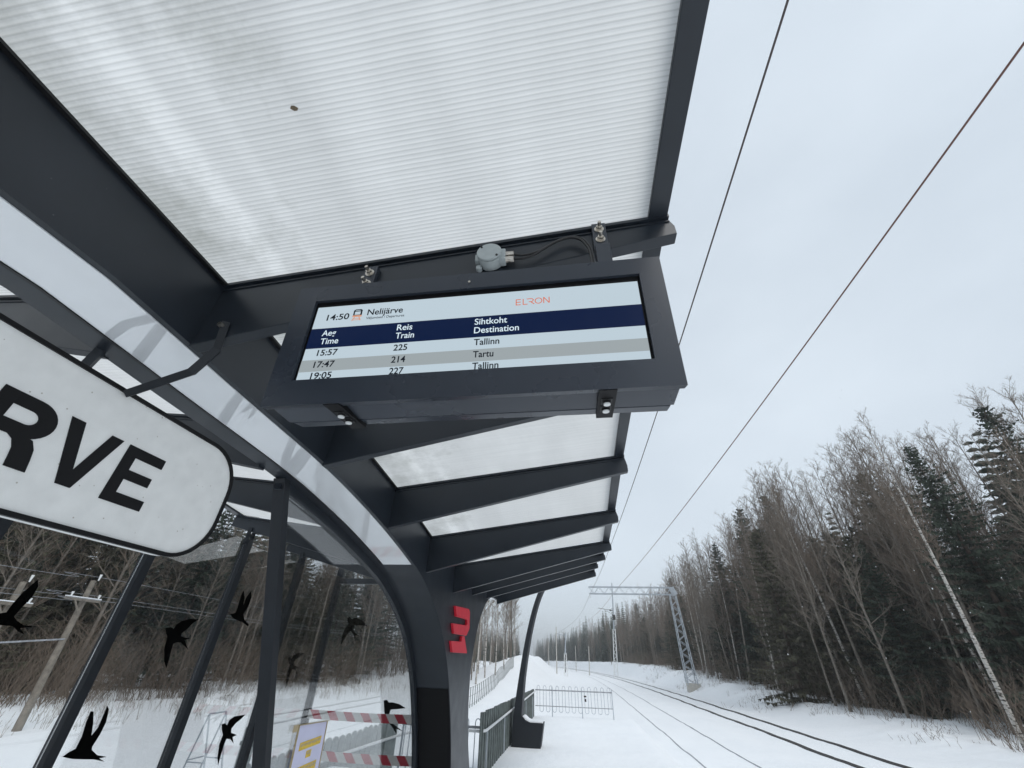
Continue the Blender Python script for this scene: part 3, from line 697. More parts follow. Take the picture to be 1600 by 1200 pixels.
# hanging brackets in front of the rafter (in world axes, then under the display)
dinv = (Matrix.Translation((0, .94, 2.785)) @ Matrix.Rotation(TL, 4, 'X')).inverted()
def world_child(o, parent, inv): o.parent = parent; o.matrix_parent_inverse = inv; return o
for xc, ztop in ((.19, 3.275), (-.842, 3.125)):
    bt = MB().box(xc - .030, xc + .030, 1.098, 1.150, 2.765, ztop - .185)
    bo = world_child(bt.build('hanging_bracket', M['paint2'], bevel=.003), disp, dinv)
    pl_ = MB().box(xc - .030, xc + .030, 1.132, 1.1565, ztop - .19, ztop)
    world_child(pl_.build('bracket_plate', M['paint2'], bevel=.002), disp, dinv)
    for dz in (.045, .115):
        z = ztop - dz
        nb = MB().tube([(xc, 1.133, z), (xc, 1.128, z)], .021, 18).tube([(xc, 1.128, z), (xc, 1.114, z)], .0135, 6).tube([(xc, 1.114, z), (xc, 1.092, z)], .0075, 10)
        world_child(nb.build('bolt', M['steel'], smooth=40), disp, dinv)

# ------------------------------------------------------------------ junction box and cable on the rafter
jb = thing('junction_box', 'small round pale grey junction box screwed to the rafter above the screen', 'junction box', (-.288, 1.150, 3.098))
MB().tube([(0, .004, 0), (0, -.048, 0)], .053, 28).tube([(-.05, .004, -.045), (-.05, -.02, -.045)], .013, 10).tube([(.045, .004, .045), (.045, -.02, .045)], .013, 10).box(-.066, -.04, -.035, 0, -.02, .02).box(.04, .068, -.042, 0, -.034, .034).build('body', M['greybox'], jb, smooth=40, bevel=.003)
MB().tube([(0, -.050, 0), (0, -.060, 0)], .0545, 28).build('lid', M['greybox'], jb, smooth=40, bevel=.004)
for a in (-.7, 2.4): MB().tube([(.046 * math.cos(a), -.059, .046 * math.sin(a)), (.046 * math.cos(a), -.064, .046 * math.sin(a))], .005, 10).build('lid_screw', M['rubber'], jb)
for z in (.016, -.016):
    MB().tube([(.066, -.022, z), (.078, -.022, z)], .0145, 6).tube([(.078, -.022, z), (.088, -.022, z)], .0125, 12).tube([(.088, -.022, z), (.103, -.022, z)], .0140, 6).build('cable_gland', M['steel'], jb, smooth=40)
cab = [(-.19, 1.128, 3.114), (-.150, 1.128, 3.100), (-.10, 1.128, 3.107), (-.055, 1.130, 3.135), (.003, 1.13, 3.176), (.065, 1.13, 3.195), (.112, 1.128, 3.172), (.136, 1.122, 3.12), (.146, 1.11, 3.05), (.146, 1.09, 2.95), (.146, 1.06, 2.755)]
cp = catmull(cab, 6)
tag(MB().tube(cp, .0052, 8).build('cable', M['cable'], smooth=60), 'upper black cable looping from the junction box down behind the screen case', 'cable')
cab2 = [(-.19, 1.128, 3.082), (-.150, 1.126, 3.076), (-.10, 1.126, 3.090), (-.055, 1.126, 3.126), (.003, 1.126, 3.167), (.06, 1.126, 3.185), (.104, 1.124, 3.162), (.127, 1.118, 3.11), (.136, 1.105, 3.05), (.136, 1.085, 2.95), (.128, 1.06, 2.755)]
tag(MB().tube(catmull(cab2, 6), .0052, 8).build('cable', M['cable'], smooth=60), 'lower black cable hugging the upper one from the junction box to the screen', 'cable')

lf = MB(); lf.add([(0, 0, 0), (.012, .006, .002), (.022, .002, .001), (.026, -.006, .003), (.014, -.012, .001), (.004, -.009, .002)], [(0, 1, 2, 3, 4, 5)])
lo_ = lf.build('dry_leaf', M['stalk']); lo_.location = (-.872, .500, interp(-.872, (-1.6, .5), (3.114, 3.312)) - .002); lo_.rotation_euler = (0, -.094, .4)
q_ = lo_.modifiers.new('t', 'SOLIDIFY'); q_.thickness = .0012
tag(lo_, 'tiny dry brown leaf stuck to the underside of the nearest roof panel', 'leaf')

# ------------------------------------------------------------------ station name sign
sg = thing('station_sign', 'white rounded station name sign with black capitals hanging in the arch', 'sign', (-1.77, 0, 2.25))
SY1, SY0, SZ0, SZ1 = 1.855, -.95, -.262, .266
def rrect(y0, y1, z0, z1, r, n=10):
    out = []
    for cy, cz, a0 in ((y1 - r, z1 - r, 0), (y0 + r, z1 - r, PI / 2), (y0 + r, z0 + r, PI), (y1 - r, z0 + r, 1.5 * PI)):
        for k in range(n + 1):
            a = a0 + PI / 2 * k / n; out.append((cy + r * math.cos(a), cz + r * math.sin(a)))
    return out
MB().prism(rrect(SY0, SY1, SZ0, SZ1, .20), -.009, -.060, lambda p, d: (d, p[0], p[1])).build('sign_back', M['signwhite'], sg, ngon=True, smooth=40)
ro, ri = rrect(SY0 - .004, SY1 + .004, SZ0 - .004, SZ1 + .004, .204), rrect(SY0 + .012, SY1 - .012, SZ0 + .012, SZ1 - .012, .188)
fb = MB(); n_ = len(ro)
for i in range(n_):
    j = (i + 1) % n_
    fb.hexa([(.008, *ro[i]), (.008, *ro[j]), (.008, *ri[j]), (.008, *ri[i]), (-.0085, *ro[i]), (-.0085, *ro[j]), (-.0085, *ri[j]), (-.0085, *ri[i])])
fb.build('sign_rim', M['letter'], sg, smooth=40)
MB().prism(rrect(SY0 + .010, SY1 - .010, SZ0 + .010, SZ1 - .010, .190), 0.0, -.0082, lambda p, d: (d, p[0], p[1])).build('sign_plate', M['signwhite'], sg, ngon=True)
# capitals, drawn as outlines in units of the cap height
def L_outline(ch):
    w = .210
    if ch == 'E': return [[(0, 0), (.78, 0), (.78, .18), (w, .18), (w, .42), (.70, .42), (.70, .59), (w, .59), (w, .82), (.78, .82), (.78, 1), (0, 1)]], .80
    if ch == 'L': return [[(0, 0), (.74, 0), (.74, .20), (w, .20), (w, 1), (0, 1)]], .74
    if ch == 'I': return [[(0, 0), (w, 0), (w, 1), (0, 1)]], w
    if ch == 'N': return [[(0, 0), (.21, 0), (.21, .66), (.62, 0), (.84, 0), (.84, 1), (.63, 1), (.63, .34), (.22, 1), (0, 1)]], .84
    if ch == 'V': return [[(0, 1), (.225, 1), (.46, .26), (.695, 1), (.92, 1), (.575, 0), (.345, 0)]], .92
    if ch == 'J':
        o = [(.66, 1), (.42, 1), (.42, .30)]
        o += [(.30 + .12 * math.cos(a), .30 + .12 * math.sin(a)) for a in np.linspace(0, -PI, 8)][1:]
        o += [(0, .30)] + [(.33 + .33 * math.cos(a), .32 + .33 * math.sin(a)) for a in np.linspace(PI, 2 * PI, 12)]
        return [o], .66
    if ch == 'Ä':
        return [[(0, 0), (.24, 0), (.31, .22), (.63, .22), (.70, 0), (.94, 0), (.60, 1), (.34, 1), (.335, .98), (.36, .40), (.47, .76), (.58, .40), (.36, .40), (.335, .98)],
                [(.22, 1.08), (.40, 1.08), (.40, 1.24), (.22, 1.24)], [(.54, 1.08), (.72, 1.08), (.72, 1.24), (.54, 1.24)]], .94
    if ch == 'R':
        o = [(0, 0), (w, 0), (w, .40), (.36, .40)]
        o += [(.46, .38), (.52, .31), (.56, .18), (.60, .03), (.62, 0), (.87, 0), (.85, .05), (.80, .22), (.77, .33), (.71, .41), (.64, .45)]
        o += [(.50 + .335 * math.cos(a), .725 + .275 * math.sin(a)) for a in np.linspace(-.95, PI / 2, 12)]
        o += [(0, 1), (0, .999)]
        hole = [(w, .81), (.49, .81)] + [(.48 + .115 * math.cos(a), .705 + .105 * math.sin(a)) for a in np.linspace(PI / 2, -PI / 2, 8)] + [(w, .60)]
        # bridge the counter into one outline
        return [o[:-2] + [(0, 1), (0, .70), (w, .70)] + [(w, .60)] + hole[::-1][1:] + [(w, .701), (0, .701 - .002)]], .87
lt = MB(); CAP = .222
pos = {}
ycur = .842
def letter_polys(ch):
    if ch == 'R':
        w = .210
        ps = [[(0, 0), (w, 0), (w, 1), (0, 1)]]
        outer = [(.50 + .345 * math.cos(a), .705 + .295 * math.sin(a)) for a in np.linspace(PI / 2, -PI / 2, 16)]
        inn = [(.47 + .125 * math.cos(a), .705 + .105 * math.sin(a)) for a in np.linspace(PI / 2, -PI / 2, 16)]
        ps.append([(w, 1)] + outer + [(w, .41)] + [(w, .60)] + inn[::-1] + [(w, .81)])
        ps.append([(.38, .412), (.47, .36), (.53, .26), (.56, .13), (.585, 0), (.86, 0), (.82, .18), (.78, .32), (.70, .43), (.60, .46), (.50, .412)])
        return ps, .86
    return L_outline(ch)
def put_letter(ch, y0):
    ps, wd = letter_polys(ch)
    for k_, poly in enumerate(ps):
        lt.prism(poly, .0004, .0032 + .0004 * k_, lambda p, d: (d, y0 + p[0] * CAP, -.134 + p[1] * CAP))
    return wd * CAP
for ch, y0 in (('R', .842), ('V', 1.050), ('E', 1.283)): put_letter(ch, y0)
y = .842
for ch in 'ÄJILEN':
    ps, wd = letter_polys(ch); y -= wd * CAP + (.018 if ch == 'Ä' else .045)
    put_letter(ch, y)
lt.build('lettering', M['letter'], sg, ngon=True)
# two cranked flat-bar brackets
for y_ in (1.157,):
    fb_ = MB()
    pts = [(0.00, y_, .262), (.165, y_, .350), (.300, y_, .450), (.318, y_, .470), (.325, y_, .64)]
    pts = [(0.010, y_, .255), (.256, y_, .346), (.318, y_, .455), (.300, y_ - .01, .60)]
    fb_.tube(pts, .021, 4)
    fb_.build('hanging_bracket', M['paint3'], sg)
    fb2 = MB()
    pts = [(-.05, y_, .258), (-.285, y_, .315), (-.313, y_, .39), (-.285, y_, .515)]
    fb2.tube(pts, .024, 4)
    fb2.build('hanging_bracket', M['paint'], sg)
    MB().tube([(.302, 1.12, .575), (.302, 1.156, .575)], .012, 8).build('bolt', M['steel'], sg)

rnd = random.Random(3)
# ------------------------------------------------------------------ poster and tapes
po = thing('poster', 'lilac paper notice with yellow lettering bands taped to the arch glass', 'poster', (-2.036, 3.6, .6))
pq = MB().hexa([(0, .02, .02), (.001, .02, .02), (.001, .44, -.06), (0, .44, -.06), (0, -.02, .615), (.001, -.02, .615), (.001, .385, .605), (0, .385, .605)])
pq.build('sheet', M['paper'], po)
tp = MB().bar((.003, -.03, .62), (.003, .40, .608), .03, .003, up=(0, 0, 1)).bar((.004, -.022, .62), (.004, .018, .02), .014, .003, up=(0, 1, 0)).bar((.003, .388, .61), (.003, .44, -.05), .010, .003, up=(0, 1, 0)).box(.002, .005, -.09, -.03, .585, .625)
tp.build('tape_edge', M['tan'], po)
yl = MB()
for zc, y0, y1, hh in ((.49, .055, .345, .045), (.435, .17, .235, .04), (.35, .05, .345, .045), (.295, .165, .235, .04)):
    yl.bar((.003, y0, zc), (.003, y1, zc + .01 * (y1 - y0) / .3), hh, .002, up=(1, 0, 0))
yl.build('yellow_band', M['yellow'], po)
il = MB()
for zc, y0, y1 in ((.49, .065, .335), (.435, .178, .228), (.35, .06, .335), (.295, .172, .228)):
    q_ = y0
    while q_ < y1:
        w_ = rnd.uniform(.008, .022); il.bar((.0045, q_, zc + .006 + .01 * (q_ - y0) / .3), (.0045, q_ + w_, zc + .006 + .01 * (q_ + w_ - y0) / .3), rnd.uniform(.010, .022), .001, up=(1, 0, 0)); q_ += w_ + .006
il.build('band_lettering', M['tan'], po)
MB().bar((.003, .11, .215), (.003, .30, .222), .006, .002, up=(1, 0, 0)).bar((.003, .09, .185), (.003, .33, .192), .006, .002, up=(1, 0, 0)).build('ink_line', M['ink'], po)
def tape(z0, z1, sag, label):
    b_ = MB(); xs = np.linspace(-3.86, -2.10, 20)
    for x in xs:
        t = (x + 3.86) / 1.76; dz = -sag * 4 * t * (1 - t)
        b_.v += [(x, 6.955, z0 + dz), (x, 6.957 + .004 * math.sin(9 * t), z1 + dz)]
    for i in range(len(xs) - 1): b_.f.append((2 * i, 2 * i + 2, 2 * i + 3, 2 * i + 1))
    o = b_.build('barrier_tape', M['tape']); s_ = o.modifiers.new('t', 'SOLIDIFY'); s_.thickness = .001
    return tag(o, label, 'barrier tape')
tape(.895, .995, .012, 'upper red and white striped tape stretched across the shelter end')
tape(.47, .57, .012, 'lower red and white striped tape stretched across the shelter end')

# ------------------------------------------------------------------ fences and barriers by the platform
pfn = thing('board_fence', 'grey green vertical board fence with pale handrail along the platform', 'fence', (-1.75, 9, 0))
bd = MB(); y = 8.9; i = 0
while y < 18.75:
    w = .118; zt = interp(y, (8.9, 18.8), (.875, .79)) + rnd.uniform(-.012, .012)
    bd.box(-.0 + (i % 2) * .014, .024 + (i % 2) * .014, y - 9, y - 9 + w - .012, -.75, zt); y += w; i += 1
bd.build('board_panel', M['fence'], pfn)
hr = [(-1.25, 9.06, .617), (.02, 9.06, .617), (.07, 9.12, .622), (.075, 9.4, .625), (.07, 18.88, .725)]
MB().tube([(p[0], p[1] - 9, p[2]) for p in hr], .022, 8).build('handrail', M['handrail'], pfn, smooth=50)
for yy in (9.4, 11.5, 13.7, 15.9, 18.2):
    MB().box(.025, .05, yy - 9, yy - 8.95, -.5, .60).build('fence_post', M['galv'], pfn)
def hoop_barrier(name, label, x0, x1, y, n, zt, zr1, zr2, zb, posts, extra=None):
    t = thing(name, label, 'barrier', (x0, y, 0)); L_ = x1 - x0
    MB().box(0, L_, -.018, .018, zr1 - .018, zr1 + .018).build('top_rail', M['railpale'], t)
    MB().box(0, L_, -.012, .012, zr2 - .012, zr2 + .012).build('bottom_rail', M['railpale'], t)
    hp = MB(); pit = L_ / n
    for k in range(n):
        a = pit * (k + .28); c = pit * (k + .72)
        lo_ = zb if True else 0
        pts = [(a, 0, zr2 - .02), (a, 0, zt - .06)] + [((a + c) / 2 + (c - a) / 2 * math.cos(q), 0, zt - .06 + .06 * math.sin(q)) for q in np.linspace(PI, 0, 7)] + [(c, 0, zt - .06), (c, 0, zr2 - .02)]
        hp.tube(pts, .008, 5)
        a2 = pit * (k + .72); c2 = pit * (k + 1.28)
        if k < n - 1:
            pts = [(a2, 0, zr2)] + [((a2 + c2) / 2 + (c2 - a2) / 2 * math.cos(q), 0, zb + .06 - .06 * math.sin(q)) for q in np.linspace(PI, 0, 7)] + [(c2, 0, zr2)]
            hp.tube(pts, .008, 5)
    hp.build('hoop_bars', M['galv'], t)
    for px in posts: MB().tube([(px, 0, -.15), (px, 0, zr1 + .1)], .016, 6).build('post', M['galv'], t)
    return t
hbar = hoop_barrier('hoop_barrier', 'pale metal barrier with looped bars closing the platform end', -1.68, 1.12, 18.9, 12, .90, .765, .30, .13, (.62, 1.70, 2.79))
MB().box(1.78, 1.87, -.03, -.015, .60, .65).box(1.80, 1.86, -.03, -.015, .47, .56).build('small_plate', M['rail'], hbar)
hoop_barrier('hoop_barrier', 'short looped metal barrier joining the shelter back to the board fence', -3.2, -1.72, 9.12, 7, .78, .66, .12, -.1, (.02, 1.46))
# picket fence along the ramp behind the shelter
pk = thing('picket_fence', 'pale grey picket fence with round-topped boards behind the shelter glass', 'fence', (-4.6, 6, 0))
y = 6.3; i = 0; pb = MB()
while y < 11.9:
    w = .20 if y < 9 else .26
    zt = .385 + rnd.uniform(-.015, .015)
    poly = [(0, -.9), (w - .03, -.9), (w - .03, zt - .07), (w * .72, zt - .015), (w * .42, zt), (w * .12, zt - .02), (0, zt - .07)]
    pb.prism(poly, 0, .025, lambda p, d: (d, y - 6 + p[0], p[1])); y += w; i += 1
    if i > 90: break
pb.build('picket_panel', M['picket'], pk, ngon=True)
MB().tube([(.06, .3, .16), (.06, 5.7, .06), (.10, 7.2, .03), (.25, 7.35, .03), (1.4, 7.4, .03)], .028, 8).build('handrail', M['handrail'], pk, smooth=40)
MB().box(-.03, .06, 5.9, 6.6, -.9, .38).build('end_board', M['picket'], pk)
# metal trestle in the snow behind the glass
tr = thing('metal_trestle', 'thin pale metal trestle standing in the snow behind the shelter glass', 'trestle', (-6.9, 9.0, -.5))
tb = MB()
for dy in (0, .45):
    tb.tube([(-.30, dy, .0), (-.08, dy, 1.16)], .014, 6).tube([(.30, dy, .05), (-.08, dy, 1.16)], .014, 6).tube([(-.2, dy, .48), (.15, dy, .48)], .01, 5)
tb.tube([(-.08, 0, 1.16), (-.08, .45, 1.16)], .014, 6).tube([(-.22, 0, .5), (-.22, .45, .5)], .01, 5)
tb.build('trestle_frame', M['galv'], tr)
# grey slatted panel leaning near the trestle
ps_ = thing('slatted_panel', 'grey slatted wooden panel half sunk in the snow beside the trestle', 'panel', (-6.05, 9.0, -.5))
q = MB()
for k in range(3): q.box(-.10 + .09 * k, -.03 + .09 * k, 0, .03, 0, 1.0 - .03 * k)
q.box(-.12, .17, -.02, 0, .75, .81).build('slats', M['picket'], ps_)

# ------------------------------------------------------------------ lineside: gantry, masts, wires, poles
def lattice(b_, p0, p1, w0, w1, n, ax, r=.035, diag=.018):
    """four-chord lattice leg; ax = the two across axes"""
    p0, p1 = Vector(p0), Vector(p1); a1, a2 = Vector(ax[0]), Vector(ax[1])
    def corner(t, s1, s2):
        w = w0 + (w1 - w0) * t; return p0.lerp(p1, t) + a1 * (s1 * w / 2) + a2 * (s2 * w / 2)
    for s1 in (-1, 1):
        for s2 in (-1, 1): b_.bar(corner(0, s1, s2), corner(1, s1, s2), r * 2, r * 2)
    for k in range(n):
        t0, t1_ = k / n, (k + 1) / n; f = 1 if k % 2 else -1
        for s in (-1, 1):
            b_.bar(corner(t0, -f, s), corner(t1_, f, s), diag * 2, diag * 2); b_.bar(corner(t0, s, f), corner(t1_, s, -f), diag * 2, diag * 2)
X1, Y1, Z1 = (1, 0, 0), (0, 1, 0), (0, 0, 1)
ga = thing('catenary_gantry', 'galvanised lattice gantry mast with arm reaching over both tracks', 'gantry', (11.05, 53, -.42))
lb = MB(); lattice(lb, (.15, 0, .5), (-.25, 0, 8.6), .95, .62, 15, (X1, Y1), .036, .021); lb.build('mast', M['galv'], ga)
ab_ = MB(); lattice(ab_, (-.3, 0, 9.0), (-9.5, 0, 9.0), .70, .70, 16, (Z1, Y1), .034, .016)
ab_.bar((-.35, -.3, 8.5), (-1.2, -.3, 8.65), .06, .06).bar((.06, 0, 8.6), (-.3, 0, 9.36), .10, .6)
ab_.build('arm', M['galv'], ga)
MB().box(-.35, .85, -.5, .5, -.9, .62).build('footing', M['concrete'], ga, bevel=.03)
MB().tube([(-3.9, 0, 9.3), (-3.9, 0, 9.75)], .04, 6).tube([(-9.4, 0, 8.65), (-9.4, 0, 8.2)], .05, 6).build('insulator', M['insulator'], ga)
ms = thing('tall_mast', 'tall thin mast on a white lattice base left of the gantry leg', 'mast', (7.4, 105, -.65))
lb = MB(); lattice(lb, (0, 0, 0), (.5, 0, 8.5), .75, .5, 14, (X1, Y1), .06, .035); lb.build('lattice_base', M['insulator'], ms)
MB().tube([(.5, 0, 8.4), (1.0, 0, 17.6)], [.16, .10], 8).build('pole', M['galv'], ms)
MB().tube([(.75, 0, 12.0), (-2.6, 0, 12.5)], .05, 6).tube([(.7, 0, 11.2), (-1.3, 0, 12.2)], .035, 6).tube([(.3, 0, 12.05), (-.1, 0, 12.1)], .16, 8).build('cantilever', M['rail'], ms)
MB().box(.4, 1.0, -.35, 0, 10.2, 11.2).build('equipment_box', M['rail'], ms)
for i, (x, y, h_, lean, lab) in enumerate(((-2.5, 92, 6.9, .2, 'white lattice-footed mast standing left of the curving tracks'), (-4.0, 88, 7.2, .1, 'slender grey lineside pole left of the lattice-footed mast'),
        (2.1, 110, 5.4, .2, 'plain pale pole standing just left of the far track'), (-9.2, 150, 7.0, .1, 'distant pale pole at the foot of the left embankment'), (-1.0, 150, 6.5, .1, 'distant pale pole where the tracks curve out of sight'),
        (-3.6, 128, 7.6, .1, 'dark distant pole between the two pale far poles'))):
    z = ground_z(x, y) - .1
    t = thing('lineside_pole', lab, 'pole', (x, y, z))
    if i == 0:
        lb = MB(); lattice(lb, (0, 0, 0), (0, 0, 3.6), .55, .4, 8, (X1, Y1), .05, .03); lb.build('lattice_base', M['insulator'], t)
        MB().tube([(0, 0, 3.5), (lean, 0, h_)], [.13, .08], 7).build('shaft', M['galv'], t)
        MB().tube([(lean, 0, h_ - .5), (-1.6, 0, h_ - .2)], .05, 6).build('cantilever', M['galv'], t)
    else:
        MB().tube([(0, 0, 0), (lean, 0, h_)], [.11, .07], 7).build('shaft', M['rail'] if i == 5 else M['concrete'], t)
def overhead(pts, r, m, label):
    P_ = catmull(pts, 12); return tag(MB().tube(P_, r, 6).build('overhead_wire', m, smooth=60), label, 'wire')
overhead([(2.95, -12, 8.5), (2.93, 10, 8.35), (2.6, 30, 8.4), (2.0, 53, 8.75), (-.6, 92, 8.2), (-9.5, 170, 8.6)], .016, M['wire'], 'dark overhead wire closer to the canopy edge, crossing the sky steeply')
overhead([(6.25, -12, 8.5), (6.0, 10, 8.35), (5.5, 30, 8.4), (4.95, 53, 8.95), (2.7, 92, 8.8), (-6.0, 170, 9.0)], .016, M['copper'], 'reddish overhead wire crossing the open sky further right')

ups = []
for (bx, by, tx, tz, lab) in ((-17.0, 13.9, -17.2, 3.62, 'weathered wooden pole with a snowy crossarm, right one of the pair'), (-17.2, 12.0, -17.4, 3.30, 'weathered wooden pole with a snowy crossarm, left one of the pair')):
    zb = ground_z(bx, by) - .15
    t = thing('utility_pole', lab, 'pole', (bx, by, zb))
    MB().tube([(0, 0, 0), (tx - bx, 0, tz - zb)], [.12, .08], 9).build('shaft', M['pole'], t, smooth=50)
    za = tz - zb - .62
    MB().bar((-.02, -.75, za), (-.02, .45, za), .09, .09).bar((0, -.45, za), (0, -.1, za - .4), .04, .04).build('crossarm', M['pole'], t)
    MB().bar((-.02, -.75, za + .055), (-.02, .45, za + .055), .09, .04).build('snow_cap', M['snowcap'], t)
    for q_ in (-.6, .35): MB().tube([(-.02, q_, za + .05), (-.02, q_, za + .20)], [.02, .04], 7).build('insulator', M['insulator'], t)
    MB().tube([(0, 0, tz - zb), (0, 0, tz - zb + .2)], [.02, .04], 7).build('insulator', M['insulator'], t)
tag(MB().bar((-17.2, 12.0, 1.66), (-17.05, 13.9, 1.84), .045, .045).build('tie_bar', M['railpale']), 'pale horizontal tie bar fixed between the two wooden poles', 'tie bar')
for k, (dx, z, lab) in enumerate(((0, 3.75, 'topmost thin line wire behind the shelter, over the pole tops'), (-.3, 3.2, 'middle thin line wire behind the shelter, at the crossarms'), (.3, 3.02, 'lowest thin line wire behind the shelter, at the crossarms'))):
    pts = [(-18.4 + dx, -8, z - .1), (-17.4 + dx, 12.0, z - .1), (-17.2 + dx, 13.9, z + .0), (-16.6 + dx, 30, z - .15), (-16.4 + dx, 48, z + .3)]
    tag(MB().tube(catmull(pts, 8), .006, 5).build('line_wire', M['railpale']), lab, 'wire')
# mesh fence along the far embankment
mf = thing('mesh_fence', 'thin green mesh fence climbing the snowy bank below the birches', 'fence', (-6, 28, 0))
mb_ = MB(); ys = np.linspace(26, 48, 34)
for i, y in enumerate(ys):
    x = -6.0 - .02 * (y - 28); z = ground_z(x, y)
    mb_.tube([(x + 6, y - 28, z - .2), (x + 6, y - 28, z + .9)], .02, 4)
mb_.build('fence_posts', M['fence'], mf)
mw = MB()
for dz in (.12, .5, .88):
    mw.tube([(-.02 * (y - 28), y - 28, ground_z(-6.0 - .02 * (y - 28), y) + dz) for y in ys], .008, 4)
mw.build('fence_wires', M['fence'], mf)

# ------------------------------------------------------------------ trees
def bare_tree_mesh(seed, H, crown0, spread, nprim, trunk_r, tw=1.0, up=0.62):
    rn = random.Random(seed)
    trunk = MB(); crown = MB()
    lean = Vector((rn.uniform(-.03, .03), rn.uniform(-.03, .03), 0))
    ph = rn.uniform(0, 6)
    def axis_pt(t):
        return Vector((lean.x * H * t + .10 * math.sin(ph + 5 * t), lean.y * H * t + .10 * math.cos(ph * 1.3 + 4 * t), H * t))
    ts = np.linspace(0, 1, 13)
    trunk.tube([axis_pt(t) for t in ts], [max(.012, trunk_r * (1 - t) ** .85 + .008) for t in ts], 7)
    def branch(p, d, L_, r, lev):
        segs = 3 if lev < 2 else 2
        pts = [p]; q = p.copy(); dd = d.copy()
        for k in range(segs):
            dd = (dd + Vector((rn.uniform(-.22, .22), rn.uniform(-.22, .22), rn.uniform(-.02, .22)))).normalized()
            q = q + dd * (L_ / segs); pts.append(q.copy())
        crown.tube(pts, [r * (1 - .75 * k / segs) for k in range(segs + 1)], 3, cap=False)
        if lev >= 2: return
        n_ = (9 if lev == 0 else 7)
        for k in range(n_):
            t = rn.uniform(.18, 1.0); i = min(int(t * segs), segs - 1); f = t * segs - i
            pp = pts[i].lerp(pts[i + 1], f)
            side = Vector((rn.gauss(0, 1), rn.gauss(0, 1), rn.gauss(.15, .6))).normalized()
            nd = (dd * .85 + side * .75).normalized()
            branch(pp, nd, L_ * rn.uniform(.30, .55) * (1.1 - .4 * t), max(r * .45, .004 * tw), lev + 1)
    for k in range(nprim):
        t = crown0 + (1 - crown0) * ((k + rn.random()) / nprim) ** .9 * .97
        a = k * 2.4 + rn.uniform(-.5, .5)
        el = up + .25 * t + rn.uniform(-.15, .15)
        d = Vector((math.cos(a) * math.cos(el), math.sin(a) * math.cos(el), math.sin(el)))
        L_ = spread * (1 - ((t - crown0) / (1 - crown0)) ** 1.5 * .72) * rn.uniform(.65, 1.15)
        if t < crown0 + .1: L_ *= .7
        branch(axis_pt(t), d, L_, .010 + .022 * (1 - t) + .006 * L_ / 3, 0)
    # dead lower twigs
    for k in range(10):
        t = rn.uniform(.08, crown0); a = rn.uniform(0, 6.28)
        branch(axis_pt(t), Vector((math.cos(a), math.sin(a), rn.uniform(-.1, .5))).normalized(), rn.uniform(.6, 1.6), .009, 1)
    return trunk, crown

def spruce_mesh(seed, H, R, dens=1.0, base=.05):
    rn = random.Random(seed); trunk = MB(); cr_ = MB()
    trunk.tube([(0, 0, 0), (0, 0, H * .5), (0, 0, H * .97)], [.011 * H, .007 * H, .01], 7)
    z = base * H
    while z < H * .985:
        t = z / H; L0 = R * min(1.0, (1 - t) * 1.3) ** .8 * (.8 + .2 * min(1, t * 6)) + .16; n_ = rn.randint(5, 7)
        a0 = rn.uniform(0, 6.28)
        for k in range(n_):
            if rn.random() < .12: continue
            a = a0 + 6.283 * k / n_ + rn.uniform(-.35, .35); L_ = L0 * rn.uniform(.55, 1.18)
            ca, sa = math.cos(a), math.sin(a); droop = rn.uniform(.10, .45) * (1 - .9 * t)
            ns = max(5, int(L_ * 8 * dens))
            lift = rn.uniform(.10, .22)
            zz = lambda rr: z - droop * rr + lift * rr * rr / max(L_, .5) + (.35 * rr if t > .85 else 0)
            for i in range(ns):
                s = (i + rn.random()) / ns; rr = s * L_
                hz = zz(rr) + rn.uniform(-.03, .03)
                w = (.16 + .24 * (L_ / 2.5)) * (1.05 - .75 * s)
                for sd in (-1, 1):
                    tx = ca * rr; ty = sa * rr
                    l1 = w * rn.uniform(.6, 1.5); f = rn.uniform(.45, 1.0)
                    ux, uy = -sa * sd + ca * f, ca * sd + sa * f
                    ex, ey = tx + ux * l1, ty + uy * l1
                    th = rn.uniform(.022, .052); dz_ = -rn.uniform(.0, .42) * l1
                    px_, py_ = -uy * th, ux * th
                    cr_.add([(tx - px_, ty - py_, hz), (tx + px_, ty + py_, hz + .02), (ex + px_ * .5, ey + py_ * .5, hz + dz_ + .02), (ex - px_ * .5, ey - py_ * .5, hz + dz_)], [(0, 1, 2, 3)])
                    if rn.random() < .6:      # drooping spray below the twig
                        mx_, my_ = (tx + ex) / 2, (ty + ey) / 2; hh = hz + dz_ * .5
                        dl = rn.uniform(.12, .34) * (1.1 - .6 * t)
                        cr_.add([(mx_ - ux * .09, my_ - uy * .09, hh), (mx_ + ux * .09, my_ + uy * .09, hh), (mx_ + rn.uniform(-.08, .08), my_ + rn.uniform(-.08, .08), hh - dl)], [(0, 1, 2)])
            tip = zz(L_)
            cr_.add([(ca * L_ * .8 - sa * .05, sa * L_ * .8 + ca * .05, zz(L_ * .8)), (ca * L_ * .8 + sa * .05, sa * L_ * .8 - ca * .05, zz(L_ * .8)), (ca * L_ * 1.06, sa * L_ * 1.06, tip)], [(0, 1, 2)])
        z += rn.uniform(.30, .52) * (1.2 - .5 * t)
    for k in range(4):
        cr_.add([(.04 * math.cos(k * 1.6), .04 * math.sin(k * 1.6), H * .95), (-.04 * math.cos(k * 1.6), -.04 * math.sin(k * 1.6), H * .95), (0, 0, H * 1.02)], [(0, 1, 2)])
    return trunk, cr_

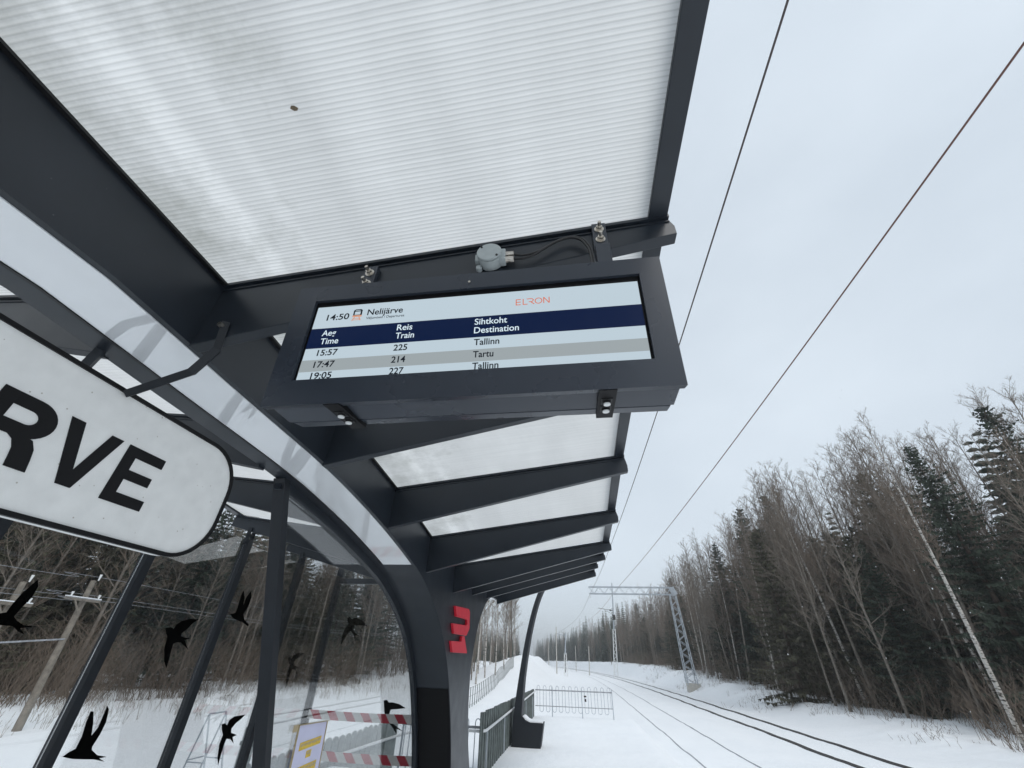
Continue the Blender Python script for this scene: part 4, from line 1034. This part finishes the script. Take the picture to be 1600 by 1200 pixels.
def plain_mesh(mb, name, m):
    me = bpy.data.meshes.new(name); me.from_pydata(mb.v, [], mb.f)
    for q in (m if isinstance(m, list) else [m]): me.materials.append(q)
    return me
KINDS = {}
def reg(key, trunk, crown, mt, mc):
    tm, cm = plain_mesh(trunk, 'trunk', mt), plain_mesh(crown, 'crown', mc)
    tm.polygons.foreach_set('use_smooth', [True] * len(tm.polygons))
    j = MB(); j.add(trunk.v, trunk.f); k = len(j.f); j.add(crown.v, crown.f)
    jm = plain_mesh(j, 'tree', [mt, mc]); jm.polygons.foreach_set('material_index', [0] * k + [1] * (len(j.f) - k))
    KINDS[key] = (tm, cm, jm)
for i in range(6):
    H = (15.5, 17.5, 14.0, 18.5, 16.0, 13.0)[i]
    t_, c_ = bare_tree_mesh(10 + i, H, (.22, .32, .18, .36, .28, .16)[i], (2.6, 2.9, 2.5, 3.1, 2.8, 2.7)[i], 42, (.085, .11, .075, .12, .095, .07)[i])
    reg(('bare', i), t_, c_, M['bark'], M['twig'] if i % 2 else M['twig2'])
for i in range(3):
    t_, c_ = bare_tree_mesh(40 + i, (16.5, 14.5, 18.0)[i], (.34, .28, .40)[i], (2.1, 2.0, 2.4)[i], 40, (.095, .08, .11)[i], up=.8)
    reg(('birch', i), t_, c_, M['birch'], M['twig'])
for i in range(4):
    t_, c_ = spruce_mesh(70 + i, (16.5, 13.5, 18.5, 10.0)[i], (3.7, 3.3, 4.0, 2.9)[i])
    reg(('spruce', i), t_, c_, M['sbark'], M['needle'] if i % 2 == 0 else M['needle2'])

def eye_xy(p):
    d = Vector(p) - Vector((0, 0, EYE)); c = m3.transposed() @ d
    return 800 + 633.9 * c.x / max(-c.z, .1), 600 - 633.9 * c.y / max(-c.z, .1)
CROWN_X = (700, 830, 880, 940, 1000, 1040, 1100, 1200, 1300, 1400, 1510, 1600, 1700, 2000, 2600)
CROWN_Y = (1032, 1032, 1000, 965, 925, 888, 825, 735, 690, 668, 622, 640, 690, 815, 910)
NATURAL = {('bare', i): h for i, h in enumerate((15.5, 17.5, 14.0, 18.5, 16.0, 13.0))}
NATURAL.update({('birch', i): h for i, h in enumerate((16.5, 14.5, 18.0))})
NATURAL.update({('spruce', i): h for i, h in enumerate((16.5, 13.5, 18.5, 10.0))})
def stand_height(x, y):
    '''height the canopy of the wood has at this spot (lower at the near edge)'''
    z0 = ground_z(x, y) - .25; h_ = 21.0
    while h_ > 3.5:
        u, v = eye_xy((x, y, z0 + h_))
        if v >= float(np.interp(u, CROWN_X, CROWN_Y)): break
        h_ -= .35
    return h_
def plant(kind, var, x, y, s, rot, label, group, name, parts=True, zoff=-.25, lean=(0, 0)):
    tm, cm, jm = KINDS[(kind, var)]
    loc = (x, y, ground_z(x, y) + zoff)
    if parts:
        r = bpy.data.objects.new(name, None); COL.objects.link(r); r.empty_display_size = .3
        for nm, me in (('trunk', tm), ('crown', cm)):
            o = bpy.data.objects.new(nm, me); COL.objects.link(o); o.parent = r
    else:
        r = bpy.data.objects.new(name, jm); COL.objects.link(r)
    r.location = loc; r.rotation_euler = (lean[0], lean[1], rot); r.scale = (s, s, s)
    tag(r, label, 'tree', group); return r

rt = random.Random(11)
G_B = 'bare trees of the forest right of the tracks'; L_B = 'bare grey brown deciduous tree in the dense forest right of the tracks'
G_S = 'spruces of the forest right of the tracks'; L_S = 'dark green spruce among bare trees in the forest right of the tracks'
G_W = 'birches of the forest right of the tracks'; L_W = 'bare birch with pale spotted trunk in the forest right of the tracks'
def edge_r(y): return 15.6 + bend(y) + 1.2 * math.sin(y * .31) + .8 * math.sin(y * .83)
cnt = 0
y = 8.0
while y < 150:
    near = y < 62
    for row in range(7 if near else 6):
        x = edge_r(y) + row * 2.0 + rt.uniform(-1.0, 1.1) + (0 if row else rt.uniform(-.6, .6)); yy = y + rt.uniform(-1.2, 1.2)
        u = rt.random(); parts = y < 70; sh_ = stand_height(x, yy)
        sp = (0.10, .34, .46, .50, .52, .52, .52)[row]
        if y > 70: sp *= .9
        elif y < 34 and row < 3: sp *= .45
        if abs(x - 15.2) < 2.6 and abs(yy - 19.6) < 3.4: continue
        if u < sp:
            v_ = rt.randrange(4); k_ = min(sh_ * (rt.uniform(.40, .68) if rt.random() < .90 else rt.uniform(.78, .95)) / NATURAL['spruce', v_], 1.15)
            plant('spruce', v_, x, yy, k_, rt.uniform(0, 6.3), L_S, G_S, 'spruce_tree', parts)
        elif u < sp + .16:
            v_ = rt.randrange(3); k_ = min(sh_ * rt.uniform(.80, 1.04) / NATURAL['birch', v_], 1.25)
            plant('birch', v_, x, yy, k_, rt.uniform(0, 6.3), L_W, G_W, 'birch_tree', parts, lean=(rt.uniform(-.05, .05), rt.uniform(-.08, .04)))
        else:
            v_ = rt.randrange(6); k_ = min(sh_ * rt.uniform(.80, 1.05) / NATURAL['bare', v_], 1.25)
            plant('bare', v_, x, yy, k_, rt.uniform(0, 6.3), L_B, G_B, 'bare_tree', parts, lean=(rt.uniform(-.06, .06), rt.uniform(-.10, .04)))
        cnt += 1
    y += 1.55 if near else 4.0
# singled-out trees
plant('birch', 2, 14.7, 20.4, .74, 1.0, 'white-trunked birch standing at the snow edge, frontmost tree on the far right', None, 'birch_tree', zoff=-.2, lean=(0, .0))
plant('spruce', 2, 23.8, 23.6, stand_height(23.8, 23.6) / 18.5, 2.0, 'tall broad dark spruce towering over the bare crowns at the top right', None, 'spruce_tree')
# left forest behind the shelter
G_L = 'spruces of the forest behind the shelter'; L_L = 'dark spruce in the forest behind the shelter glass'
G_D = 'bare trees of the forest behind the shelter'; L_D = 'bare brown tree in the forest behind the shelter glass'
y = -6.0
while y < 66:
    for row in range(5):
        x = -22.0 - row * 2.6 + bend(y) + rt.uniform(-1.3, 1.3) + 1.5 * math.sin(y * .2) + interp(y, (0, 20, 40, 60), (-1.5, 0, 3.0, 5.5)); yy = y + rt.uniform(-1.3, 1.3)
        if rt.random() < (.10, .26, .40, .46, .5)[row]: plant('spruce', rt.randrange(4), x, yy, rt.uniform(.5, .82) * (1.05 if x / max(yy, 1) < -.34 or yy < 20 else .6), rt.uniform(0, 6.3), L_L, G_L, 'spruce_tree', y < 40)
        else: plant('bare', rt.randrange(6), x, yy, rt.uniform(.6, .92) * (1.05 if x / max(yy, 1) < -.34 or yy < 20 else .65), rt.uniform(0, 6.3), L_D, G_D, 'bare_tree', y < 40)
    y += 2.5
# birch grove on the left bank
for i in range(38):
    x = -9.2 + rt.uniform(-4.0, 2.2); yy = rt.uniform(37, 60); x += (48 - yy) * .05
    plant('birch' if rt.random() < .6 else 'bare', rt.randrange(3), x, yy, rt.uniform(.55, .78), rt.uniform(0, 6.3), 'slim bare birch in the grove on the bank behind the platform fence', 'birches on the left bank', 'birch_tree', zoff=-.3)

# far forest: one mass
def low_bare(rn, H):
    b_ = MB(); b_.tube([(0, 0, 0), (0, 0, H)], [.13, .02], 3, cap=False)
    for k in range(26):
        t = .3 + .7 * k / 26; a = k * 2.4; L_ = 2.4 * (1.15 - t); d = Vector((math.cos(a) * .6, math.sin(a) * .6, .8))
        p = Vector((0, 0, H * t)); q = p + d * L_; b_.tube([p, q], [.035, .012], 3, cap=False)
        for m_ in range(4):
            d2 = (d + Vector((rn.uniform(-.7, .7), rn.uniform(-.7, .7), rn.uniform(0, .5)))).normalized(); s = p.lerp(q, rn.uniform(.3, 1)); b_.tube([s, s + d2 * L_ * .55], [.02, .01], 3, cap=False)
    return b_
def low_spruce(rn, H):
    b_ = MB(); z = .08 * H
    while z < H:
        L0 = 3.3 * (1 - z / H) + .15; a0 = rn.uniform(0, 6)
        for k in range(6):
            a = a0 + k * 1.05; L_ = L0 * rn.uniform(.7, 1.15); w = .35 + .12 * L_
            b_.add([(0, 0, z + .2), (math.cos(a) * L_ * .7 - math.sin(a) * w, math.sin(a) * L_ * .7 + math.cos(a) * w, z - .15 * L_), (math.cos(a) * L_, math.sin(a) * L_, z - .3 * L_), (math.cos(a) * L_ * .7 + math.sin(a) * w, math.sin(a) * L_ * .7 - math.cos(a) * w, z - .15 * L_)], [(0, 1, 2, 3)])
        z += .55
    return b_
rn = random.Random(5)
lib = [(np.array(b_.v), b_.f, k) for k, b_ in ((0, low_bare(rn, 15)), (0, low_bare(rn, 17)), (1, low_spruce(rn, 15)), (1, low_spruce(rn, 12)), (1, low_spruce(rn, 17)))]
FV, FF, FM = [], [], []
def add_low(x, y, s, a, which):
    v, f, k = lib[which]; c, s_ = math.cos(a) * s, math.sin(a) * s; o = len(FV)
    z0 = ground_z(x, y) - .3
    for p in v: FV.append((x + p[0] * c - p[1] * s_, y + p[0] * s_ + p[1] * c, z0 + p[2] * s))
    for q in f: FF.append(tuple(i + o for i in q)); FM.append(k)
for i in range(700):
    y = rn.uniform(148, 430); x = 15.5 + bend(y) + rn.uniform(0, 26) ; add_low(x, y, rn.uniform(.7, 1.02), rn.uniform(0, 6.3), rn.choice((0, 1, 0, 1, 2, 3, 4)))
for i in range(260):
    y = rn.uniform(66, 300); x = -17 + bend(y) - rn.uniform(0, 26) + interp(y, (60, 120), (0, 4)); add_low(x, y, rn.uniform(.6, .95) * interp(y, (66, 130, 200), (.4, .5, 1)), rn.uniform(0, 6.3), rn.choice((0, 1, 0, 1, 2, 3)))
for i in range(200):
    x = 22 + rn.uniform(6, 34); y = rn.uniform(4, 150); add_low(x + bend(y) + 4, y, min(1.05, stand_height(x + bend(y) + 4, y) / 17 * rn.uniform(.8, .95)), rn.uniform(0, 6.3), rn.choice((1, 2, 3, 4, 4)))
for i in range(330):
    y = rn.uniform(-20, 70); x = -33 - rn.uniform(0, 26); add_low(x + bend(y), y, rn.uniform(.7, 1.0), rn.uniform(0, 6.3), rn.choice((1, 2, 3, 4, 4)))
fm_ = bpy.data.meshes.new('distant_forest'); fm_.from_pydata(FV, [], FF)
fm_.materials.append(M['twig']); fm_.materials.append(M['needle']); fm_.polygons.foreach_set('material_index', FM)
o = bpy.data.objects.new('distant_forest', fm_); COL.objects.link(o); tag(o, 'far mixed forest of spruces and bare trees closing the view along the line', 'forest', kind='stuff')

# undergrowth thickets at the forest feet, dry stalks in the snow
def thicket(n, place, hmin, hmax, m, name, label, r0=.010, spread=.35):
    b_ = MB()
    for i in range(n):
        x, y = place(rn); z = ground_z(x, y) - .05; h_ = rn.uniform(hmin, hmax)
        for k in range(rn.randint(2, 4)):
            d = Vector((rn.gauss(0, spread), rn.gauss(0, spread), 1)).normalized(); p = Vector((x + rn.uniform(-.2, .2), y + rn.uniform(-.2, .2), z)); q = p + d * h_ * .5
            e_ = q + (d + Vector((rn.gauss(0, .3), rn.gauss(0, .3), .1))).normalized() * h_ * .5
            b_.tube([p, q, e_], [r0, r0 * .7, r0 * .3], 3, cap=False)
            for u in range(3):
                s = q.lerp(e_, rn.random()); d2 = (d + Vector((rn.gauss(0, .6), rn.gauss(0, .6), .1))).normalized(); b_.tube([s, s + d2 * h_ * .28], [r0 * .5, r0 * .2], 3, cap=False)
    me = plain_mesh(b_, name, m); o = bpy.data.objects.new(name, me); COL.objects.link(o); return tag(o, label, 'undergrowth', kind='stuff')
def pr(r):
    y = 8 + 120 * r.random() ** 1.6; return edge_r(y) - 1.0 + abs(r.gauss(0, 2.6)), y
thicket(1500, pr, .6, 2.6, M['twig'], 'undergrowth', 'brown twiggy undergrowth along the foot of the right forest')
def pl(r):
    y = -4 + 66 * r.random() ** 1.3; return -20.0 + bend(y) - abs(r.gauss(0, 3.0)) + interp(y, (0, 20, 40, 60), (-1.5, 0, 3.0, 5.5)), y
thicket(1500, pl, .7, 3.2, M['twig'], 'undergrowth', 'brown twiggy undergrowth along the foot of the forest behind the shelter', r0=.012)
def pst(r):
    y = 2 + 36 * r.random(); return -18.0 + r.gauss(0, 1.6) + interp(y, (0, 20, 40), (-1.5, 0, 3.0)), y
thicket(420, pst, .2, .65, M['stalk'], 'dry_stalks', 'dry brown weed stalks poking out of the snow before the left forest', r0=.006, spread=.18)
def pbk(r):
    y = 20 + 70 * r.random(); return edge_r(y) - 2.6 + r.gauss(0, .7), y
thicket(320, pbk, .12, .5, M['twig'], 'bank_twigs', 'small dark twigs poking out of the ploughed snow bank', r0=.008, spread=.6)
# loose falling snowflakes
sf = MB()
for i in range(420):
    d = rn.uniform(3.5, 16); x = rn.uniform(-.1, 1.15) * d + .6; y = d; z = rn.uniform(-.4, 1.0) * d * .8 + 1.4
    if x < 2.2 or z < 0.2: continue
    r_ = rn.uniform(.003, .0065)
    sf.add([(x + r_, y, z), (x - r_, y, z), (x, y + r_, z), (x, y - r_, z), (x, y, z + 1.4 * r_), (x, y, z - 1.4 * r_)], [(0, 2, 4), (2, 1, 4), (1, 3, 4), (3, 0, 4), (2, 0, 5), (1, 2, 5), (3, 1, 5), (0, 3, 5)])
o = sf.build('snowflakes', M['snowcap']); tag(o, 'loose white snowflakes falling over the tracks', 'snowflakes', kind='stuff')

# ------------------------------------------------------------------ haze of the snowy air
hm = bpy.data.materials.new('haze'); hm.use_nodes = True
hn, hl = hm.node_tree.nodes, hm.node_tree.links
hn.clear(); ho = hn.new('ShaderNodeOutputMaterial'); hv = hn.new('ShaderNodeVolumePrincipled')
hv.inputs['Color'].default_value = (0.97, 0.985, 1.0, 1); hv.inputs['Density'].default_value = HAZE; hv.inputs['Anisotropy'].default_value = 0.2
hl.new(hv.outputs[0], ho.inputs['Volume'])
tag(MB().box(-930, 930, -330, 1430, -12, 45).build('haze', hm), kind='stuff')
